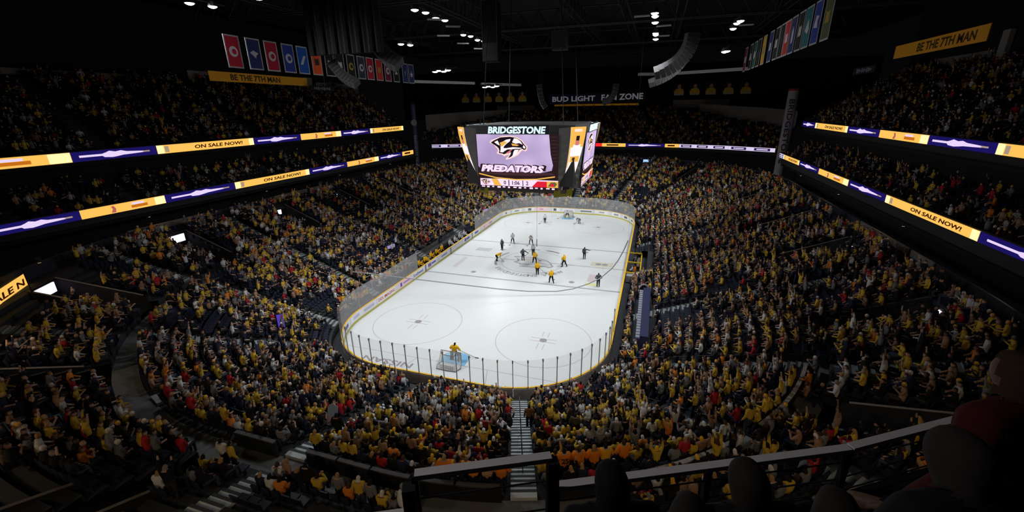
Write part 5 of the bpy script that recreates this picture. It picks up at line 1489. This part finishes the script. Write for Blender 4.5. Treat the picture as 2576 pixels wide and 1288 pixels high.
class Tmpl:
    def __init__(s):
        s.v = []; s.f = []; s.c = []

    def tube(s, p0, p1, r0, r1, slot, n=4, e=(1, 1)):
        p0, p1 = Vector(p0), Vector(p1); t = (p1 - p0).normalized(); a = (Vector((1, 0, 0)) if abs(t.x) < .9 else Vector((0, 1, 0))); a = (a - t * a.dot(t)).normalized(); b = t.cross(a)
        o = len(s.v)
        for p, r in ((p0, r0), (p1, r1)):
            for k in range(n):
                q = 2 * PI * (k + .5) / n
                s.v.append(tuple(p + a * math.cos(q) * r * e[0] + b * math.sin(q) * r * e[1])); s.c.append(slot)
        for k in range(n):
            k2 = (k + 1) % n
            s.f += [(o + k, o + k2, o + n + k2), (o + k, o + n + k2, o + n + k)]
        for k in range(1, n - 1):
            s.f += [(o + n, o + n + k, o + n + k + 1)]

    def ball(s, c, r, slot, nu=6, nv=4, zs=1.2, slot2=None, cut=0.0, back=0.0):
        o = len(s.v)
        for i in range(1, nv):
            th = PI * i / nv
            for k in range(nu):
                ph = 2 * PI * k / nu
                p = (r * math.sin(th) * math.cos(ph), r * math.sin(th) * math.sin(ph), r * zs * math.cos(th))
                s.v.append((c[0] + p[0], c[1] + p[1], c[2] + p[2]))
                s.c.append(slot2 if slot2 is not None and (p[2] > cut * r or p[1] < -back * r) else slot)
        t_, b_ = len(s.v), len(s.v) + 1
        s.v += [(c[0], c[1], c[2] + r * zs), (c[0], c[1], c[2] - r * zs)]; s.c += [slot2 if slot2 is not None else slot, slot]
        for i in range(nv - 2):
            for k in range(nu):
                k2 = (k + 1) % nu; a = o + i * nu; d = a + nu
                s.f += [(a + k, d + k, d + k2), (a + k, d + k2, a + k2)]
        for k in range(nu):
            k2 = (k + 1) % nu
            s.f += [(t_, o + k, o + k2), (b_, o + (nv - 2) * nu + k2, o + (nv - 2) * nu + k)]

    def arr(s):
        return np.array(s.v), np.array(s.f), np.array(s.c)


def template(kind, hi):
    T = Tmpl(); n = 6 if hi else 4
    dz = .4 if kind in ('stand', 'up') else 0
    T.tube((0, -.06, .48 + dz), (0, -.07, .78 + dz), .15, .17, 1, n, (1.15, .8)); T.tube((0, -.07, .78 + dz), (0, -.03, 1.08 + dz), .17, .12, 1, n, (1.25, .8))
    T.ball((0, .01, 1.22 + dz), .105, 0, 6 if hi else 5, 4 if hi else 3, 1.2, 3, .35, .25)
    if dz:
        for k in (-1, 1):
            T.tube((.09 * k, -.04, .9), (.1 * k, -.02, 0), .1, .06, 2, 4)
    else:
        for k in (-1, 1):
            T.tube((.1 * k, -.02, .52), (.12 * k, .4, .53), .09, .07, 2, 4)
            if hi: T.tube((.12 * k, .4, .55), (.12 * k, .4, .03), .07, .05, 2, 4)
    for k in (-1, 1):
        sh = (.2 * k, -.04, 1.0 + dz)
        if kind == 'up' or (kind == 'wave' and k > 0):
            e, w_ = (.3 * k, .02, 1.22 + dz), (.26 * k, .08, 1.5 + dz)
        elif kind == 'clap':
            e, w_ = (.3 * k, .08, .84 + dz), (.05 * k, .3, .98 + dz)
        else:
            e, w_ = (.26 * k, .0, .76 + dz), (.14 * k, .26, .68 + dz)
        T.tube(sh, e, .065, .05, 1, 4); T.tube(e, w_, .048, .035, 1 if k < 0 else 0, 4)
        if hi: T.ball(w_, .05, 0, 4, 3, 1.1)
    return T.arr()


def mass(name, groups, m, label, cat):
    """groups: list of (template, positions N x 3, angles N, scales N, palette N x 4 x 3)"""
    VV, FF, CC = [], [], []; off = 0
    for (tv, tf, tcol), pos, ang, sc, pal in groups:
        N, V = len(pos), len(tv)
        if not N: continue
        ca, sa = np.cos(ang)[:, None], np.sin(ang)[:, None]
        x = tv[:, 0][None] * sc[:, None]; y = tv[:, 1][None] * sc[:, None]; z = tv[:, 2][None] * sc[:, None]
        out = np.stack([x * ca - y * sa + pos[:, 0:1], x * sa + y * ca + pos[:, 1:2], z + pos[:, 2:3]], 2)
        VV.append(out.reshape(-1, 3)); CC.append(pal[:, tcol].reshape(-1, 3))
        FF.append((tf[None] + (np.arange(N) * V)[:, None, None] + off).reshape(-1, 3)); off += N * V
    V = np.concatenate(VV); F = np.concatenate(FF); C_ = np.concatenate(CC)
    me = bpy.data.meshes.new(name); me.vertices.add(len(V)); me.vertices.foreach_set('co', V.ravel().astype(np.float32))
    me.loops.add(len(F) * 3); me.loops.foreach_set('vertex_index', F.ravel().astype(np.int32))
    me.polygons.add(len(F)); me.polygons.foreach_set('loop_start', np.arange(0, len(F) * 3, 3, dtype=np.int32))
    at = me.attributes.new('col', 'FLOAT_COLOR', 'POINT'); at.data.foreach_set('color', np.c_[C_, np.ones(len(C_))].ravel().astype(np.float32))
    me.materials.append(m); me.update(calc_edges=True)
    o = link(name, me); tag(o, label, cat, kind='stuff')
    print(name, len(F), 'tris')
    return o


TK = ['sit', 'clap', 'wave', 'stand', 'up']
TT = {(k, h): template(k, h) for k in TK for h in (0, 1)}
buck = {k: [] for k in TT}
for i in FULL:
    if i in near_set: continue
    s = SEATS[i]
    if s[8] == 'low' and hidden_by_deck(s[2], s[3], s[4]): continue
    po = STYLE[i][2]
    if s[1] < 3 and s[0] in ('near', 'near_left', 'near_right'): po *= .68
    k = 'sit' if po < .42 else 'clap' if po < .6 else 'wave' if po < .7 else 'stand' if po < .94 else 'up'
    buck[(k, 1 if (s[8] == 'low' and dist[i] < 75) else 0)].append(i)
groups = []
for key, ids in buck.items():
    if not ids: continue
    pos = np.array([SEATS[i][2:5] for i in ids]) + rng.normal(0, .07, (len(ids), 3)) * np.array([1, 1, .35]); ang = np.array([SEATS[i][5] + PI / 2 + STYLE[i][5] for i in ids]); sc = np.array([STYLE[i][4] * 1.08 for i in ids])
    tr_ = [C_BLACK, C_NAVY, lin(60, 66, 80), lin(50, 46, 44)]
    vv = lambda c, q: tuple(np.clip(np.array(c) * q, 0, 1))
    pal = np.array([[SKINS[STYLE[i][3]], vv(SHIRTS[STYLE[i][0]][1], .75 + .4 * ((i * 37) % 100) / 100), tr_[i % 4], HAIRS[STYLE[i][1]][1]] for i in ids])
    groups.append((TT[key], pos, ang, sc, pal))
mass('crowd', groups, CROWD, 'packed crowd of spectators in gold and dark clothes filling the stands', 'crowd')

# --- seats: nearest ones as things, the rest as one mass
SEATM = mat('seat_navy', (28, 32, 50), .45)
seat_pan = MB().box((0, .0, .45), (.46, .4, .07)).box((0, .05, .2), (.08, .1, .42)).mesh('seat_pan', SEATM)
bk = MB()
for a, z0, z1 in ((-.24, .48, .7), (-.29, .7, .9)):
    pass
bk.add([(-.23, -.2, .46), (.23, -.2, .46), (.23, -.27, .88), (-.23, -.27, .88), (-.23, -.25, .46), (.23, -.25, .46), (.23, -.32, .88), (-.23, -.32, .88)], [(0, 1, 2, 3), (5, 4, 7, 6), (3, 2, 6, 7), (1, 5, 6, 2), (4, 0, 3, 7), (0, 4, 5, 1)])
seat_back = bk.mesh('backrest', SEATM)
cand = sorted([i for i in EMPTY if SEATS[i][8] == 'low' and dist[i] < 55 and inframe(i)], key=lambda i: dist[i])
cand += sorted([i for i in near_full], key=lambda i: dist[i])
cand = cand[:290]; cset = set(cand)
for i in cand:
    s = SEATS[i]; row, n, side, an = seat_words(i)
    lab = '%s navy folding seat, %s row, %s seat %s of %s' % ('occupied' if occ[i] else 'empty', ordw(row), ordw(n), side, an)
    if lab in seen: lab = lab.replace(' seat ' + side, ' seat further ' + side)
    if lab in seen: lab = lab.replace('navy folding', 'dark folding')
    seen[lab] = 1
    o = thing('arena_seat', (s[2], s[3], s[4]), lab, 'seat', group='navy folding seats of the near stands')
    o['local'] = True; o.rotation_euler = (0, 0, s[5] + PI / 2)
    link('seat_pan', seat_pan, o); link('backrest', seat_back, o)
T = Tmpl()
T.tube((0, -.12, .46), (0, .18, .46), .18, .18, 0, 4, (1.25, .3)); T.tube((0, -.23, .46), (0, -.29, .88), .19, .19, 0, 4, (1.2, .3))
ids = [i for i in range(len(SEATS)) if i not in cset and not (SEATS[i][8] == 'low' and hidden_by_deck(*SEATS[i][2:5]))]
pos = np.array([SEATS[i][2:5] for i in ids]); ang = np.array([SEATS[i][5] + PI / 2 for i in ids])
mass('seat_rows', [(T.arr(), pos, ang, np.ones(len(ids)), np.tile(np.array(lin(28, 32, 50)), (len(ids), 4, 1)))], CROWD, 'rows of dark navy folding seats filling the stands', 'seats')

# --- team benches on the left
for k in range(9):
    y = -8.2 + k * .85
    person(SP[2 if k % 3 else 0] if k % 2 else B_STAND, (-13.75 - .1 * (k % 2), y, .12), math.radians(-90 + random.uniform(-15, 15)), SKINS[k % 4], C_GOLD, C_BLACK, C_GOLD if k % 3 else C_BLACK, 'gold jersey player on the home bench, %s from the near end' % ORD[k + 1], group='home bench players', scale=1.05, hairname='helmet')
for k in range(8):
    y = 1.4 + k * .9
    person(SP[0] if k % 2 else B_STAND, (-13.75 - .1 * (k % 2), y, .12), math.radians(-90 + random.uniform(-15, 15)), SKINS[k % 4], C_WHITE, C_BLACK, C_BLACK if k % 2 else C_WHITE, 'white jersey player on the visitors bench, %s from the near end' % ORD[k + 1], group='visiting bench players', scale=1.05, hairname='helmet')
for k, (y0, y1, nm) in enumerate([(-8.7, -.4, 'home'), (.9, 9.3, 'visitors')]):
    o = thing('team_bench', (-14, (y0 + y1) / 2, 0), 'long low %s bench behind the left boards' % nm, 'bench')
    MB().box((-13.85, (y0 + y1) / 2, .45), (.4, y1 - y0, .08)).build('bench_seat', mat('bench_wood', (120, 100, 80), .6), o)
    MB().box((-13.7, (y0 + y1) / 2, .06), (1.3, y1 - y0, .12)).build('bench_floor', BLACK, o)
    MB().box((-14.75, (y0 + y1) / 2, 1.5), (.03, y1 - y0, 1.6)).build('rear_glass', GLASS, o)
# penalty box officials
for k, (x, y, c, lab) in enumerate([(14.2, 3.6, C_BLACK, 'dark suited official seated at the far end of the penalty box'), (14.1, 1.6, C_GREY, 'grey clothed official standing in the penalty box'), (13.8, -1.6, C_WHITE, 'white shirted person near the desk of the penalty box'), (14.2, -2.4, C_ORANGE, 'orange topped person by the penalty box cross rail')]):
    person(SP[0] if k % 2 == 0 else B_STAND, (x, y, .05), math.radians(90), SKINS[k % 4], c, C_BLACK, HAIRS[k % 3][1], lab)

# --- standing people and the held poster in the near stand
STD = [(.75, -41.6, C_BLACK, C_BLACK, 'dark clothed person on the goal stairs holding a poster', 3), (9.35, -35.4, lin(120, 84, 50), C_NAVY, 'brown clad person standing right of the pale central stairs near the glass', 3), (10.95, -38.7, C_BLACK, C_BLACK, 'black clothed person at the right side of the pale central stairs', 3),
       (8.2, -38.35, C_BLACK, C_BLACK, 'large black clothed person standing left of the pale central stairs', 3), (9.1, -39.2, C_BLACK, C_BLACK, 'tall black coated person beside the pale central stairs, nearest', 3), (12.3, -36.5, lin(70, 66, 64), C_BLACK, 'grey coated person standing in the right corner rows', 3)]
for x, y, c, tr, lab, kb in STD:
    d_ = math.hypot(max(abs(x) - SX, 0), max(abs(y) - SY, 0)) - RC
    z = float(np.interp(d_, [r[0] for r in ROW_A], [r[1] for r in ROW_A]))
    z = max(r[1] for r in ROW_A if r[0] - .44 <= d_) + .02
    person(SP[kb], (x, y, z), random.uniform(-.4, .4), SKINS[0], c, tr, HAIRS[0][1], lab, scale=1.05)
ps = thing('held_poster', (.1, -41.1, 5.0), 'pale blue and pink cardboard poster held up beside the goal stairs', 'poster')
rP = Vector((.8, -.1, .25)).normalized(); uP = Vector((.25, .35, .9)); uP = (uP - rP * uP.dot(rP)).normalized()
MB().prism([(-.4, -.4), (.4, -.4), (.4, .1), (-.4, .1)], (.1, -41.2, 5.55), rP, uP, .02).build('pink_part', mat('poster_pink', (190, 160, 190), .8), ps)
MB().prism([(-.4, .1), (.4, .1), (.45, .55), (.1, .7), (-.35, .55)], (.1, -41.2, 5.55), rP, uP, .02).build('blue_part', mat('poster_blue', (160, 180, 220), .8), ps)

# ------------------------------------------------------------------ the viewer's own deck
DK = mat('deck_dark', (20, 21, 24), .8)
DP = [(-12, -57.5), (2, -57.2), (10.5, -55.4), (13.6, -53.85), (17.1, -52.1), (21, -49.6), (26, -45.5), (31, -40)]
b = MB(); q0 = offset_path(DP, .02, 1); q1 = offset_path(DP, 7.5, 1)
for i in range(len(DP) - 1):
    b.quad((*q0[i], 15.6), (*q1[i], 15.6), (*q1[i + 1], 15.6), (*q0[i + 1], 15.6))
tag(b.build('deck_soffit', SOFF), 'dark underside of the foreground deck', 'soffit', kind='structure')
tier(DP, 1, 9, .85, .65, 17.45, 'seating_terrace', 'dark stepped floor of the upper deck in the foreground', zlow=15.6, m=DK)
RAILT = mat('rail_top', (232, 226, 230), .5); RAILD = mat('rail_dark', (34, 34, 37), .6)


def rail(a, c, z, label, h=.9):
    a, c = Vector(a), Vector(c); t = c - a; o = thing('guard_rail', (*((a + c) / 2), z - h), label, 'guard rail')
    rz = math.atan2(t.y, t.x); mid = (a + c) / 2
    MB().box((mid.x, mid.y, z), (t.length, .075, .045), rz=rz).build('top_rail', RAILT, o)
    for k in range(max(2, int(t.length / 1.3) + 1)):
        p_ = a + t * (k / max(1, int(t.length / 1.3)))
        MB().box((p_.x, p_.y, z - h / 2), (.05, .05, h), rz=rz).build('rail_post', RAILD, o)
    for q in (.22, .5, .74):
        MB().tube([(a.x, a.y, z - h * q), (c.x, c.y, z - h * q)], .008, 5).build('rail_wire', RAILD, o)
    MB().box((mid.x, mid.y, z - h * .52), (t.length, .012, h * .86), rz=rz).build('glass_panel', GLASSD, o)
    return o


rail((13.62, -53.84), (14.58, -53.36), 18.36, 'tall rail section with a bright top, ending in a post near bottom centre', 1.1)
rail((14.62, -53.3), (17.1, -52.1), 18.0, 'long lower rail section with a bright top right of centre', .72)
rail((17.12, -52.08), (21.0, -49.6), 18.0, 'dim continuation of the long rail towards the right edge', .72)
rail((9.5, -55.9), (13.58, -53.88), 18.0, 'lower rail section left of the tall rail, partly below the frame', .72)
MB().box((13.6, -53.9, 17.2), (.1, .1, 2.2), rz=.46).build('corner_post', RAILD)
tag(bpy.data.objects['corner_post'], 'dark square post at the left end of the tall rail', 'post')
o = MB().box((14.6, -53.38, 17.2), (.09, .09, 2.3), rz=.46).build('end_post', RAILD); tag(o, 'dark square post at the right end of the tall rail', 'post')

# foreground spectators, seen from behind; skin and hair colours darkened to put them in shade
SPF = [Body(pose('sit'), sub=2, full=True), Body(pose('sit', neck=(.02, 0, 1.1), head=(.05, .03, 1.21), top=(.06, .02, 1.3), nose=(.1, .11, 1.2)), sub=2, full=True), Body(pose(), sub=2)]
FG = [(15.72, -54.22, 18.12, 0, C_BLACK, lin(40, 36, 32), 'dark haired person seated in the foreground right of the rail post', 0), (15.42, -54.42, 17.98, 1, lin(20, 20, 22), lin(40, 38, 36), 'dark capped person low at the bottom edge, right of centre', .1),
      (16.02, -54.32, 18.1, 1, C_BLACK, lin(40, 34, 30), 'shadowed person between the two larger foreground heads', .1), (16.3, -54.4, 18.6, 0, C_BLACK, lin(46, 42, 40), 'large dark head in the foreground near the right corner', .1),
      (16.84, -53.76, 18.22, 2, lin(62, 12, 16), lin(60, 44, 36), 'person in dark red standing at the right edge', .2), (15.1, -54.35, 18.05, 0, C_BLACK, C_BLACK, 'black silhouetted person at the bottom edge beside the rail post', 0)]
for x, y, z, kb, c, h, lab, tw in FG:
    person(SPF[kb], (x, y, z), .36 + tw, lin(100, 76, 64), c, C_BLACK, h, lab, group='foreground spectators')
